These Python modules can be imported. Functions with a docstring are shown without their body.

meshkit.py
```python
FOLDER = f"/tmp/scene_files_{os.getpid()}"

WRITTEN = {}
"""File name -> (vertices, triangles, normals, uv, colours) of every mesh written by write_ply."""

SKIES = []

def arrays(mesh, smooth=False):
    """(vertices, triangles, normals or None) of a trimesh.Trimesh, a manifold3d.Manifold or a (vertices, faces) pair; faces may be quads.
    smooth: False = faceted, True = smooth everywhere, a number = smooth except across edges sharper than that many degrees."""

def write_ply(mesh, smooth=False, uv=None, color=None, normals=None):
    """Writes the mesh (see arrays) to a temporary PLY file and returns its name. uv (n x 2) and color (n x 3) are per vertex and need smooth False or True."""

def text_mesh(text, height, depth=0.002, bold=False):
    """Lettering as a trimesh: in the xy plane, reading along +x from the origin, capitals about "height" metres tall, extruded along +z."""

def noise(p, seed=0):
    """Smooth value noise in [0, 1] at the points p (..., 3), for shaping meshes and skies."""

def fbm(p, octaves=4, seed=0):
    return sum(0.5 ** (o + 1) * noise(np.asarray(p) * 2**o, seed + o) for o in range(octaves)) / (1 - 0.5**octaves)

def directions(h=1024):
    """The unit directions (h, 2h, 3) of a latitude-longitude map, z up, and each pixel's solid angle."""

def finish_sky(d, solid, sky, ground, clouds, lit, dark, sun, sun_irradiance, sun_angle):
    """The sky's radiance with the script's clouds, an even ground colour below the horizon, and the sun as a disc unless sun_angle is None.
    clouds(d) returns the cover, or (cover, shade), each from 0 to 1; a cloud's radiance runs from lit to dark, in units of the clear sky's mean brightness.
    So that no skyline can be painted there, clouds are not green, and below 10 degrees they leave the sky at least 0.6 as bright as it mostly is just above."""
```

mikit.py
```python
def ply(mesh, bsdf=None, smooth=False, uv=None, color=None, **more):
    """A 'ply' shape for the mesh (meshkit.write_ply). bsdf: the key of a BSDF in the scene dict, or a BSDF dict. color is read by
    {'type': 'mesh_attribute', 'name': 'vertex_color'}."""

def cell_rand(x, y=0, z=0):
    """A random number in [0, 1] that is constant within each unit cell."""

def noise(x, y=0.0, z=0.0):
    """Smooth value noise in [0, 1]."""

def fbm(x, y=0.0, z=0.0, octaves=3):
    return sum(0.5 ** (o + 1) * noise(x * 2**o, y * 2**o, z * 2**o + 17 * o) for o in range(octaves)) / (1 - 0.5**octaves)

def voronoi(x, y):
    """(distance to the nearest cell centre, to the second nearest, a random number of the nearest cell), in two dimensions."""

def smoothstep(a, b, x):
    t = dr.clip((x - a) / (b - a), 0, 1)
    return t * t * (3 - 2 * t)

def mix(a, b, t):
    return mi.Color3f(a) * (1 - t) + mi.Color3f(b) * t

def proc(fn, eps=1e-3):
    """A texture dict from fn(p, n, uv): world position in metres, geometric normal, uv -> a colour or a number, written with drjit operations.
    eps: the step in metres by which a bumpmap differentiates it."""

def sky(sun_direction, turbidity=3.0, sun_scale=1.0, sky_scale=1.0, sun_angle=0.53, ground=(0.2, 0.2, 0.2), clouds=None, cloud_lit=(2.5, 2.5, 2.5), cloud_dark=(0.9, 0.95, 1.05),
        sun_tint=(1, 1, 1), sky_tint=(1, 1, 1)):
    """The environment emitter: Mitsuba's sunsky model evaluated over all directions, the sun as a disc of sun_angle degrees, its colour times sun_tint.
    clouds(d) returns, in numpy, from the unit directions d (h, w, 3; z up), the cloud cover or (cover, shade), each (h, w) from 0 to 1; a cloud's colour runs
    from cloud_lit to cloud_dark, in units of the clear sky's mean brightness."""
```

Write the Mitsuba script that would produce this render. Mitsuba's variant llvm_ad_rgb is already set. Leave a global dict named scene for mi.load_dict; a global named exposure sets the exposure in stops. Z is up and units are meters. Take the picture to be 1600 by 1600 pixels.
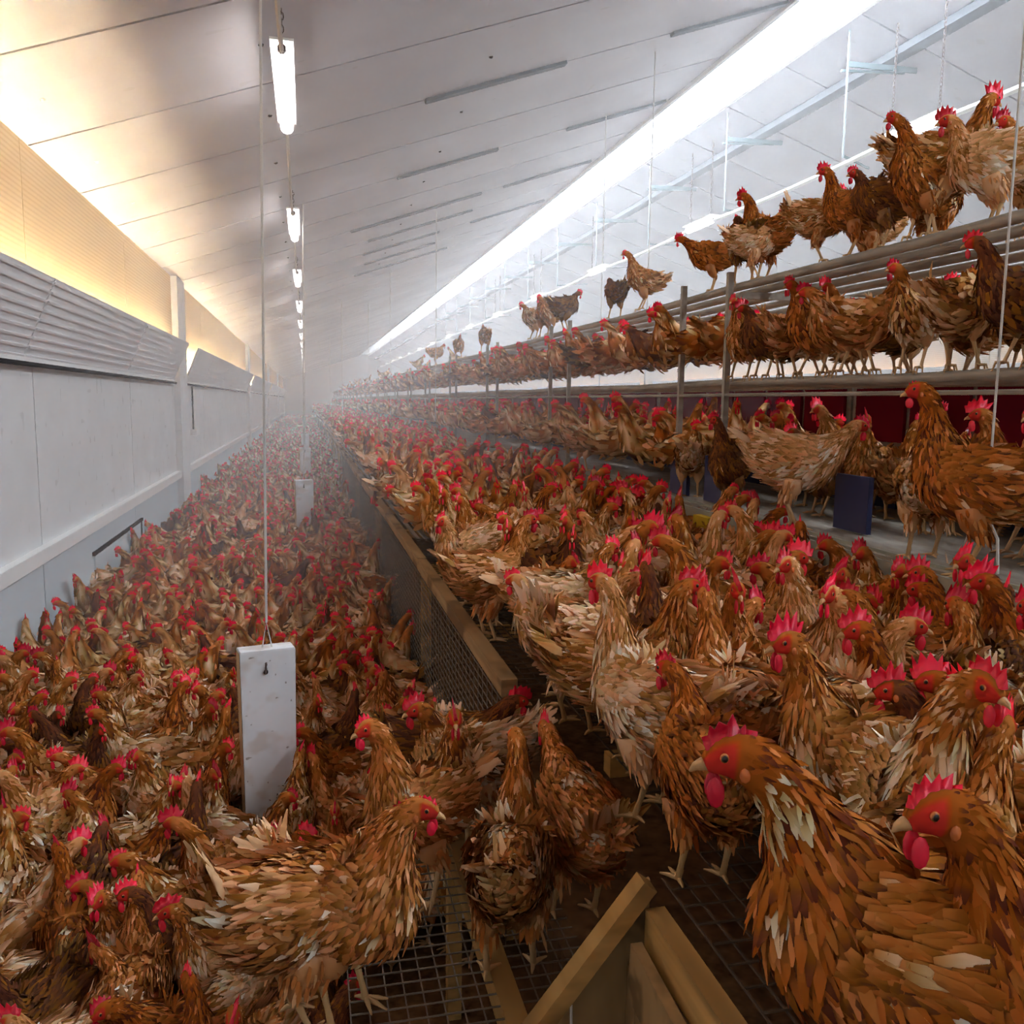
import math, random
import numpy as np
import drjit as dr
import mitsuba as mi
import mikit
from scipy.interpolate import CubicSpline, PchipInterpolator

T = mi.ScalarTransform4f
rng = np.random.default_rng(7)
scene, labels = {}, {}
exposure = 1.48

# ------------------------------------------------------------------ camera
EYE = np.array([0.0, 0.0, 1.6])
FPX = 1350.0                                  # focal length for a 1600 px wide frame
CAM = np.array([[0.973, -0.017, 0.230], [-0.230, -0.125, 0.965], [0.012, -0.992, -0.126]])   # columns: right, down, forward
CAM[:, 2] /= np.linalg.norm(CAM[:, 2])
scene['camera'] = {'type': 'perspective', 'fov': 2 * math.degrees(math.atan(800 / FPX)), 'fov_axis': 'x', 'near_clip': 0.05, 'far_clip': 300.0,
                   'to_world': T().look_at(origin=EYE.tolist(), target=(EYE + CAM[:, 2]).tolist(), up=(-CAM[:, 1]).tolist())}

# ------------------------------------------------------------------ light levels (emitted radiance)
SKYLIGHT = (7.2, 8.2, 9.3)
TUBE = (3.8, 3.7, 3.6)
WARM = (54.0, 43.0, 31.0)
HAZE = 0.070

# ------------------------------------------------------------------ hall dimensions (metres; x right, y down the shed, z up)
XL, XR, YN, YF = -1.52, 10.0, -5.0, 66.0
EAVE, SLOPE = 3.02, 0.345
RIDGE0, RIDGE1 = 3.95, 4.55                   # the lit ridge strip lies between these
def roof_z(x):
    return EAVE + SLOPE * (x - XL) if x <= 0.5 * (RIDGE0 + RIDGE1) else EAVE + SLOPE * (XR + (-1.52 - XL) - x - (XR - 8.5 - XL - 0.02) * 0)


def lin(c):
    c = np.asarray(c, float) / 255.0
    return np.where(c <= 0.04045, c / 12.92, ((c + 0.055) / 1.055) ** 2.4)


# ------------------------------------------------------------------ materials
def diffuse(name, rgb, rough=None, spec=0.3):
    c = {'type': 'rgb', 'value': lin(rgb).tolist()}
    if rough is None or rough >= 0.6:
        scene[name] = {'type': 'twosided', 'bsdf': {'type': 'diffuse', 'reflectance': c}}
    else:
        scene[name] = {'type': 'twosided', 'bsdf': {'type': 'principled', 'base_color': c, 'roughness': rough, 'specular': spec}}
    return name


def procedural(name, fn, rough=0.6, spec=0.3):
    if rough >= 0.6:                                      # chalky things
        scene[name] = {'type': 'twosided', 'bsdf': {'type': 'diffuse', 'reflectance': mikit.proc(fn)}}
        return name
    scene[name] = {'type': 'twosided', 'bsdf': {'type': 'principled', 'base_color': mikit.proc(fn), 'roughness': rough, 'specular': spec}}
    return name


L3 = lambda *c: mi.Color3f(*[float(v) for v in lin(c)])


def wood_fn(p, n, uv):
    g = mikit.fbm(p.x * 18, p.y * 3.0, p.z * 40, 3)
    k = mikit.noise(p.x * 9 + 5, p.y * 2, p.z * 9)
    c = mikit.mix(L3(146, 110, 62), L3(204, 164, 104), g)
    return mikit.mix(c, L3(96, 76, 52), mikit.smoothstep(0.62, 0.8, k) * 0.7)


def ply_fn(p, n, uv):
    g = mikit.fbm(p.x * 30, p.y * 30, p.z * 6, 3)
    s = mikit.fbm(p.x * 14, p.y * 14 + 3, p.z * 14, 3)
    c = mikit.mix(L3(112, 92, 64), L3(156, 130, 92), g)
    return mikit.mix(c, L3(60, 50, 40), mikit.smoothstep(0.55, 0.7, s) * 0.7)


def litter_fn(p, n, uv):
    g = mikit.fbm(p.x * 35, p.y * 35, 0.0, 3)
    return mikit.mix(L3(38, 28, 20), L3(104, 78, 54), g)


def wall_fn(p, n, uv):
    d = mikit.fbm(p.x * 3, p.y * 3, p.z * 3, 3)
    s = mikit.noise(p.y * 14, p.z * 14, 2.0)
    c = mikit.mix(L3(224, 223, 221), L3(234, 234, 233), d)
    return mikit.mix(c, L3(188, 184, 180), mikit.smoothstep(0.86, 0.95, s) * 0.3)


def upper_fn(p, n, uv):
    w = dr.abs(dr.sin(p.z * 105.0))
    return mikit.mix(L3(216, 188, 150), L3(228, 202, 164), w)


def roof_fn(p, n, uv):
    d = mikit.fbm(p.x * 1.2, p.y * 1.2, 4.0, 3)
    s = mikit.noise(p.x * 9, p.y * 9, 7.0)
    c = mikit.mix(L3(184, 180, 186), L3(202, 199, 204), d)
    return mikit.mix(c, L3(176, 172, 170), mikit.smoothstep(0.93, 0.98, s) * 0.3)


def board_fn(p, n, uv):
    s = mikit.noise(p.x * 60, p.y * 60, p.z * 60)
    d = mikit.fbm(p.x * 12, p.y * 12, p.z * 12, 3)
    c = mikit.mix(L3(234, 235, 238), L3(243, 243, 243), d)
    c = mikit.mix(c, L3(190, 168, 148), mikit.smoothstep(0.5, 0.68, d) * 0.4)
    return mikit.mix(c, L3(120, 98, 80), mikit.smoothstep(0.90, 0.95, s) * 0.6)


def steel_fn(p, n, uv):
    d = mikit.fbm(p.x * 25, p.y * 8, p.z * 25, 3)
    return mikit.mix(L3(112, 102, 90), L3(172, 164, 150), d)


def rail_fn(p, n, uv):
    g = mikit.fbm(p.x * 20, p.y * 3.0, p.z * 40, 3)
    k = mikit.fbm(p.x * 9 + 5, p.y * 5, p.z * 9, 3)
    return mikit.mix(mikit.mix(L3(112, 90, 64), L3(170, 142, 104), g), L3(84, 68, 52), mikit.smoothstep(0.5, 0.7, k) * 0.8)


procedural('mat_rail', rail_fn, 0.8)
procedural('mat_wood', wood_fn, 0.75)
procedural('mat_plywood', ply_fn, 0.85)
procedural('mat_litter', litter_fn, 0.95, 0.1)
procedural('mat_wall', wall_fn, 0.6)
procedural('mat_upper', upper_fn, 0.6)
procedural('mat_roof', roof_fn, 0.45)
procedural('mat_board', board_fn, 0.6)
procedural('mat_steel', steel_fn, 0.5)
diffuse('mat_white', (236, 236, 233), 0.5)
diffuse('mat_plinth', (206, 216, 220), 0.5)
diffuse('mat_baffle', (226, 225, 225), 0.5)
diffuse('mat_dark', (40, 38, 38))
diffuse('mat_joint', (64, 58, 60))
diffuse('mat_joint_strip', (112, 116, 122), 0.5)
diffuse('mat_wire', (112, 102, 90), 0.5)
diffuse('mat_dark_wire', (66, 58, 50), 0.6)
diffuse('mat_rope', (206, 202, 196))
diffuse('mat_red_flap', (96, 22, 36), 0.6)
diffuse('mat_blue_panel', (42, 47, 80), 0.5)
diffuse('mat_trough', (150, 150, 136), 0.5)
diffuse('mat_frame_pale', (150, 160, 164), 0.5)
diffuse('mat_crossbar', (120, 136, 140), 0.5)
diffuse('mat_edge', (196, 160, 122), 0.7)
diffuse('mat_end', (214, 214, 212))
diffuse('mat_chain', (96, 84, 80), 0.5)

diffuse('mat_yellow', (206, 170, 40), 0.5)


def plume_fn(p, n, uv):
    r, g = dr.clip(uv.x, 0, 1), dr.clip(uv.y, 0, 1)          # the blue of browns, creams and reds follows from their red and green
    return mi.Color3f(r, g, 0.95 * dr.power(dr.maximum(g, 1e-4), 1.7) + 0.08 * dr.clip(r - 4 * g - 0.1, 0, 1) + 0.9 * g * dr.clip(1 - r / 0.2, 0, 1))


procedural('mat_feather', plume_fn, 0.62, 0.25)
procedural('mat_skin', plume_fn, 0.42, 0.4)


# ------------------------------------------------------------------ mesh helpers
class MB:
    def __init__(self):
        self.v, self.f, self.c, self.n = [], [], [], 0

    def add(self, v, f, c=None):
        v, f = np.asarray(v, float), np.asarray(f, int)
        if f.shape[1] == 4:
            f = np.vstack([f[:, [0, 1, 2]], f[:, [0, 2, 3]]])
        self.v.append(v)
        self.f.append(f + self.n)
        if c is not None:
            c = np.asarray(c, float)
            self.c.append(np.tile(c, (len(v), 1)) if c.ndim == 1 else c)
        self.n += len(v)
        return self

    def bar(self, p0, p1, w, h, up=(0, 0, 1)):
        """A box from p0 to p1, w wide across and h along 'up'."""
        p0, p1 = np.asarray(p0, float), np.asarray(p1, float)
        d = p1 - p0
        d /= np.linalg.norm(d)
        s = np.cross(d, up)
        if np.linalg.norm(s) < 1e-6:
            s = np.cross(d, (1, 0, 0))
        s /= np.linalg.norm(s)
        u = np.cross(s, d)
        o = [-s * w / 2 - u * h / 2, s * w / 2 - u * h / 2, s * w / 2 + u * h / 2, -s * w / 2 + u * h / 2]
        v = [p0 + k for k in o] + [p1 + k for k in o]
        return self.add(v, [[0, 1, 2, 3], [7, 6, 5, 4], [4, 5, 1, 0], [5, 6, 2, 1], [6, 7, 3, 2], [7, 4, 0, 3]])

    def box(self, lo, hi):
        lo, hi = np.asarray(lo, float), np.asarray(hi, float)
        m = (lo + hi) / 2
        return self.bar((m[0], lo[1], m[2]), (m[0], hi[1], m[2]), hi[0] - lo[0], hi[2] - lo[2])

    def tube(self, pts, r, k=8, caps=True, c=None):
        pts = np.asarray(pts, float)
        r = np.broadcast_to(np.asarray(r, float), (len(pts),))
        t = np.gradient(pts, axis=0)
        t /= np.linalg.norm(t, axis=1, keepdims=True) + 1e-12
        ref = np.array([0.31, 0.17, 0.93]) if abs(t[0] @ [0.31, 0.17, 0.93]) < 0.9 else np.array([1.0, 0, 0])
        rings = []
        for i in range(len(pts)):
            a = np.cross(t[i], ref)
            a /= np.linalg.norm(a)
            b = np.cross(t[i], a)
            ref = np.cross(a, t[i])
            th = np.arange(k) * 2 * np.pi / k
            rings.append(pts[i] + r[i] * (np.cos(th)[:, None] * a + np.sin(th)[:, None] * b))
        v = np.vstack(rings)
        f = []
        for i in range(len(pts) - 1):
            for j in range(k):
                f.append([i * k + j, i * k + (j + 1) % k, (i + 1) * k + (j + 1) % k, (i + 1) * k + j])
        f = np.array(f)
        f3 = np.vstack([f[:, [0, 1, 2]], f[:, [0, 2, 3]]])
        if caps:
            n = len(v)
            v = np.vstack([v, pts[0], pts[-1]])
            e = (len(pts) - 1) * k
            f3 = np.vstack([f3, [[n, (j + 1) % k, j] for j in range(k)], [[n + 1, e + j, e + (j + 1) % k] for j in range(k)]])
        return self.add(v, f3, c)

    def put(self, key, mat, smooth=False, **more):
        mesh = (np.vstack(self.v), np.vstack(self.f))
        scene[key] = mikit.ply(mesh, mat, smooth=smooth, uv=np.vstack(self.c)[:, :2] if self.c else None, **more)     # a hen's colour rides in uv: red and green
        return key


def numbered(base):
    n = counts.get(base, 0)
    counts[base] = n + 1
    return base if n == 0 else f'{base}_{n:03d}'


counts = {}


def tag(key, label=None, category=None, group=None, kind=None):
    d = {}
    if label: d['label'] = label
    if category: d['category'] = category
    if group: d['group'] = group
    if kind: d['kind'] = kind
    labels[key] = d
    return key


def structure(key, label=None):
    return tag(key, label, None, None, 'structure')


# ------------------------------------------------------------------ the shell
MB().box((XL - 0.2, YN, -0.1), (XR + 0.2, YF, 0.0)).put('floor', 'mat_litter')
structure('floor', 'brown litter floor of the laying hen shed')

JOINT0, PITCH = 4.47, 1.19                      # cross joints of the roof panels
def roof(name, x0, z0, x1, z1, label):
    """One roof slope: a dark backing with panels hung under it, a gap at each joint."""
    d = np.array([x1 - x0, 0, z1 - z0]); d /= np.linalg.norm(d)
    n = np.array([-d[2], 0, d[0]])
    if n[2] < 0: n = -n
    a, b = np.array([x0, 0, z0]), np.array([x1, 0, z1])
    MB().bar(a + n * 0.05 + [0, (YN + YF) / 2, 0], b + n * 0.05 + [0, (YN + YF) / 2, 0], YF - YN, 0.03, up=n).put(name, 'mat_joint')
    structure(name, label)
    k0 = math.floor((YN - JOINT0) / PITCH)
    y = JOINT0 + k0 * PITCH
    k = 0
    while y < YF:
        m = y + PITCH / 2
        g = 0.022
        MB().bar(a + [0, m, 0] + n * (0.0175), b + [0, m, 0] + n * (0.0175), PITCH - g, 0.035, up=n).put(f'{name}__panel' if k == 0 else f'{name}__panel_{k:03d}', 'mat_roof')
        y += PITCH
        k += 1


ZR0 = EAVE + SLOPE * (RIDGE0 - XL)
roof('ceiling_left', XL, EAVE, RIDGE0, ZR0, 'white panelled roof slope over the litter aisle')
EAVER = ZR0 - SLOPE * (XR - RIDGE1)
roof('ceiling_right', RIDGE1, ZR0 - 0.02, XR, EAVER, 'grey white panelled roof slope beyond the lit ridge')

# ridge strip: kerbs and glowing translucent panels between them
for k, x in enumerate((RIDGE0 - 0.01, RIDGE1 + 0.01)):
    MB().box((x - 0.02, YN, ZR0 - 0.05), (x + 0.02, YF, ZR0 + 0.14)).put(f'trim_{k + 1}', 'mat_white')
    structure(f'trim_{k + 1}', 'white kerb along the lit ridge strip')
n_sky = 4
for k in range(n_sky):
    y0, y1 = YN + (YF - YN) * k / n_sky, YN + (YF - YN) * (k + 1) / n_sky
    key = f'window_{k + 1}'
    v = [(RIDGE0, y0, ZR0 + 0.06), (RIDGE1, y0, ZR0 + 0.06), (RIDGE1, y1 - 0.03, ZR0 + 0.06), (RIDGE0, y1 - 0.03, ZR0 + 0.06)]
    scene[key] = mikit.ply((np.array(v), np.array([[0, 2, 1], [0, 3, 2]])), 'mat_white',
                           emitter={'type': 'area', 'radiance': {'type': 'rgb', 'value': list(SKYLIGHT)}, 'sampling_weight': 12.0 if k < 2 else 4.0})
    structure(key, 'glowing translucent ridge light panel')
MB().box((RIDGE0 - 0.05, YN, ZR0 + 0.13), (RIDGE1 + 0.05, YF, ZR0 + 0.17)).put('trim_3', 'mat_white')
structure('trim_3', 'white capping over the ridge strip')

# left and right walls
WJ, WP = 5.51, 2.83                             # vertical joints of the wall panels


def side_wall(side, x, inward, eave):
    name = f'wall_{side}'
    MB().box((x - 0.06 if inward > 0 else x + 0.02, YN, 0), (x - 0.02 if inward > 0 else x + 0.06, YF, eave)).put(name, 'mat_joint')
    structure(name, f'panelled side wall of the shed')
    xa, xb = (x - 0.02, x) if inward > 0 else (x, x + 0.02)
    y = WJ - 4 * WP
    k = 0
    while y < YF:
        y1 = y + WP - 0.012
        for sub, (z0, z1, m) in enumerate(((0.0, 0.66, 'mat_plinth'), (0.66, 1.80, 'mat_wall'), (1.80, eave, 'mat_upper'))):
            MB().box((xa, y, z0), (xb, y1, z1)).put(f'{name}__panel' if k == 0 else f'{name}__panel_{k:03d}', m)
            k += 1
        y += WP


side_wall('left', XL, 1, EAVE)
side_wall('right', XR, -1, EAVER)
MB().box((XL - 0.1, YF, 0), (XR + 0.1, YF + 0.1, 5.2)).put('wall_end', 'mat_end')
structure('wall_end', 'pale end wall far down the shed')
MB().box((XL - 0.1, YN - 0.1, 0), (XR + 0.1, YN, 5.2)).put('wall_near', 'mat_wall')
structure('wall_near')

# ledge rail, pilasters, air inlet baffles and the warm light tubes behind them
PIL = [11.35 + 12.9 * k for k in range(-1, 5)]
for i, (a, b) in enumerate(zip([YN] + PIL, PIL + [YF])):
    y0, y1 = a + 0.35, b - 0.35
    m = MB()
    m.box((XL, y0, 0.655), (XL + 0.055, y1, 0.735))
    key = m.put(numbered('wall_ledge'), 'mat_white')
    tag(key, 'white ledge rail along the wall before the grey column' if i == 1 else 'white ledge rail along the wall past the grey column' if i == 2 else 'far white ledge rail along the side wall', 'ledge', 'ledge rails on the far wall' if i != 1 and i != 2 else None)
for i, y in enumerate(PIL):
    m = MB()
    m.box((XL, y - 0.33, 0), (XL + 0.07, y + 0.33, EAVE))
    key = m.put(numbered('wall_column'), 'mat_wall')
    tag(key, 'flat grey white column on the wall between two inlet baffles' if i == 1 else 'far flat wall column deep down the shed', 'column', None if i == 1 else 'far wall columns')


def baffles(x, s, spans, side):
    for i, (y0, y1) in enumerate(spans):
        b = numbered('inlet_baffle')
        lo, hi = np.array([x + s * 0.01, 0, 1.80]), np.array([x + s * 0.20, 0, 2.24])
        d = (hi - lo) / np.linalg.norm(hi - lo)
        n = np.array([d[2] * s, 0, -d[0] * s])
        ys = [y0]
        q = WJ - 4 * WP - 0.25
        while q < y1:
            if q > y0 + 0.4 and q < y1 - 0.4: ys.append(q)
            q += WP
        ys.append(y1)
        for j in range(len(ys) - 1):
            m = MB()
            ym = (ys[j] + ys[j + 1]) / 2
            m.bar(lo + [0, ym, 0], hi + [0, ym, 0], ys[j + 1] - ys[j] - 0.016, 0.02, up=n)
            for r in range(9):                                        # shallow ribs along the board
                c = lo + (hi - lo) * (r + 0.5) / 9 + n * 0.010
                m.bar(c + [0, ys[j] + 0.02, 0], c + [0, ys[j + 1] - 0.02, 0], 0.014, 0.016, up=n)
            m.put(f'{b}__board' if j == 0 else f'{b}__board_{j:03d}', 'mat_baffle')
        m = MB()
        for yj in ys[1:-1]: m.bar(lo - n * 0.016 + [0, yj, 0], hi - n * 0.016 + [0, yj, 0], 0.06, 0.008, up=n)
        if m.n: m.put(f'{b}__joint_backing', 'mat_joint')
        MB().tube([(x + s * 0.045, y0, 1.775), (x + s * 0.045, y1, 1.775)], 0.014, 6).put(f'{b}__hinge_rod', 'mat_dark')
        MB().box((min(x, x + s * 0.035), y0, 1.785), (max(x, x + s * 0.035), y1, 1.825)).put(f'{b}__sill', 'mat_white')
        tag(b, {('left', 1): 'long grey ribbed air inlet baffle tilted off the wall before the column', ('left', 2): 'grey air inlet baffle beyond the wall column with a slanted end'}.get((side, i), f'grey ribbed air inlet baffle far along the {"white" if side == "left" else "opposite"} wall'),
            'air inlet', None if side == 'left' and i in (1, 2) else 'far air inlet baffles ' + side)
        t = numbered('warm_tube_light')
        scene[t] = MB().tube([(x + s * 0.06, y0 + 0.15, 2.0), (x + s * 0.06, y1 - 0.15, 2.0)], 0.018, 6).put('_', 'mat_white',
                                                                                                            emitter={'type': 'area', 'radiance': {'type': 'rgb', 'value': [c * (1.0 if side == 'left' else 0.2) for c in WARM]}, 'sampling_weight': 3.0 if i < 3 else 0.7}) and scene.pop('_')
        tag(t, 'warm tube light hidden behind the inlet baffle of the side wall', 'light', 'warm tubes behind the baffles')


spans = [(a + 0.5, b - 0.5) for a, b in zip([YN - 0.4] + PIL, PIL + [YF])]
baffles(XL, 1, spans, 'left')
baffles(XR, -1, spans, 'right')

# the pull cord by the column, the small hatch in the plinth
m = MB()
m.tube([(XL + 0.09, 11.95, 1.75), (XL + 0.09, 11.95, 1.20)], 0.012, 6)
key = numbered('pull_cord')
m.put(key + '__cord', 'mat_dark')
MB().box((XL + 0.05, 11.95, 1.12), (XL + 0.13, 12.25, 1.2)).put(key + '__weight', 'mat_white')
tag(key, 'dark pull cord with a white weight hanging beside the wall column', 'cord')
key = numbered('pop_hatch')
MB().box((XL, 6.72, 0.05), (XL + 0.012, 8.52, 0.47)).put(key + '__shutter', 'mat_plinth')
m = MB()
for lo, hi in (((XL, 6.68, 0.46), (XL + 0.02, 8.6, 0.485)), ((XL, 8.50, 0.0), (XL + 0.02, 8.54, 0.485)), ((XL, 8.05, 0.0), (XL + 0.018, 8.08, 0.46))):
    m.box(lo, hi)
m.put(key + '__frame', 'mat_dark')
tag(key, 'dark framed low hatch in the pale plinth below the white ledge', 'hatch')

# ------------------------------------------------------------------ lamp rows
def tube_lamp(x, y, z, i, row, cable_to=None, length=1.3):
    k = numbered('tube_lamp')
    pts = [(x, y, z), (x, y + 0.03, z), (x, y + 0.06, z), (x, y + length - 0.05, z), (x, y + length - 0.02, z), (x, y + length, z)]
    near = i < 5
    MB().tube(pts, [0.018, 0.034, 0.042, 0.042, 0.03, 0.012], 10 if near else 6).put(
        k + '__diffuser', 'mat_white', emitter={'type': 'area', 'radiance': {'type': 'rgb', 'value': list(TUBE)}, 'sampling_weight': 2.0 if near else 0.4})
    MB().bar((x, y - 0.01, z + 0.046), (x, y + length + 0.01, z + 0.046), 0.115, 0.012).put(k + '__added_top_shield', 'mat_white')  # added shield: blocks upward tube light so the roof shows no halo
    if near:
        MB().tube([(x, y - 0.02, z), (x, y + 0.01, z)], 0.022, 8).put(k + '__end_cap', 'mat_chain')
        for q, yy in enumerate((y + 0.10, y + length - 0.1)):
            m = MB()
            top = (EAVE + SLOPE * (x - XL)) if x < RIDGE0 else z + 0.9
            zz = z + 0.056
            j = 0
            while zz < min(top, z + 0.9) - 0.01:                    # chain links, turned by quarter
                a = np.linspace(0, 2 * np.pi, 9)
                o = np.stack([np.cos(a) * 0.010 * (j % 2 == 0), np.cos(a) * 0.010 * (j % 2 == 1), np.sin(a) * 0.02], 1) + [x, yy, zz + 0.016]
                m.tube(o, 0.003, 4, caps=False)
                zz += 0.030
                j += 1
            m.put(k + ('__chain' if q == 0 else '__chain_001'), 'mat_chain')
    if cable_to is not None:
        s = np.linspace(0, 1, 9)
        p = np.stack([x + 0 * s, y + length + (cable_to - y - length) * s, z - 0.01 - 0.10 * 4 * s * (1 - s) * (1 if row == 'left' else 0.25)], 1)
        MB().tube(p, 0.011 if row == 'left' else 0.024, 5, caps=False).put(k + '__cable', 'mat_rope' if row == 'left' else 'mat_white')
    return k


LY = [4.60 + 3.83 * k for k in range(-2, 16)]
ordn = ['nearest', 'second', 'third', 'fourth', 'fifth']
for i, y in enumerate(LY):
    k = tube_lamp(-0.085, y, 3.29, abs(i - 2), 'left', LY[i + 1] if i + 1 < len(LY) else None)
    j = i - 2
    tag(k, 'large glowing tube lamp hung on a chain, first of the row over the litter aisle' if j == 0 else f'glowing tube lamp over the litter aisle, {ordn[j]} of the hanging row' if 0 < j < 5 else 'small distant glowing tube lamp in the row over the litter aisle', 'lamp', None if 0 <= j < 5 else 'distant tube lamps over the aisle')
RY = [5.98 + 3.79 * k for k in range(-2, 15)]
for i, y in enumerate(RY):
    k = tube_lamp(4.65, y - 0.2, 3.74, abs(i - 2), 'right', RY[i + 1] - 0.2 if i + 1 < len(RY) else None, 0.75)
    j = i - 2
    tag(k, 'short tube lamp on the white conduit behind the tall perched hen' if j == 0 else f'short tube lamp on the white conduit below the ridge, {ordn[j]} along it' if 0 < j < 5 else 'small distant tube lamp on the white conduit below the ridge', 'lamp', None if 0 <= j < 5 else 'distant tube lamps on the conduit')

# hanger frames below the ridge, right of the strip
for i, y in enumerate([2.6 + 2.25 * k for k in range(14)]):
    k = numbered('ridge_hanger_frame')
    near = i < 8
    ZT = ZR0 - 0.02 - SLOPE * 0.1
    MB().bar((4.66, y, 3.78), (4.66, y, ZT), 0.014, 0.014).put(k + '__upright', 'mat_frame_pale')
    MB().bar((4.66, y, ZR0 - 0.34), (5.35, y, ZR0 - 0.33), 0.02, 0.045).put(k + '__crossbar', 'mat_crossbar')
    MB().bar((4.66, y + 0.1, ZR0 - 0.36), (5.3, y + 0.1, ZR0 - 0.62 + 0.3), 0.02, 0.02).put(k + '__brace', 'mat_crossbar')
    MB().bar((4.66, y, 3.80), (5.55, y + 0.9, 3.98), 0.018, 0.018).put(k + '__stay', 'mat_crossbar')
    nth = ['first', 'second', 'third', 'fourth', 'fifth', 'sixth', 'seventh']
    tag(k, f'pale steel hanger frame under the lit ridge, {nth[i]} from the camera' if i < 7 else 'distant pale steel hanger frame under the lit ridge', 'hanger frame', None if i < 7 else 'distant hanger frames under the ridge')
# long dark purlin on the right slope
xp = 5.12
zp = ZR0 - 0.02 - SLOPE * (xp - RIDGE1)
MB().box((xp - 0.07, YN, zp - 0.055), (xp + 0.07, YF, zp + 0.01)).put('purlin', 'mat_joint_strip')
tag('purlin', 'long grey purlin under the right roof slope below the ridge', 'purlin')
# dark joint cover strips on the left slope
for i, (j, x0, x1) in enumerate([(2, 0.92, 2.02), (4, 0.95, 2.0), (4, 2.75, 3.85), (2, 2.9, 3.9), (6, 0.6, 2.3), (7, 0.9, 2.4), (8, 0.9, 2.1), (9, 1.0, 2.2), (6, 2.6, 3.8), (8, 2.6, 3.8), (10, 0.9, 2.6)]):
    y = JOINT0 + j * PITCH
    k = numbered('joint_cover')
    MB().bar((x0, y, EAVE + SLOPE * (x0 - XL) - 0.012), (x1, y, EAVE + SLOPE * (x1 - XL) - 0.012), 0.075, 0.024).put(k, 'mat_joint_strip')
    nth = ['third', 'fourth', 'fifth', 'sixth', 'seventh', 'eighth', 'ninth', 'tenth', 'eleventh'][j - 2]
    tag(k, f'dark grey cover strip on the {nth} roof joint from the camera, {"near the ridge" if x0 > 2.4 else "at mid slope"}', 'cover strip', 'roof joint covers')
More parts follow.
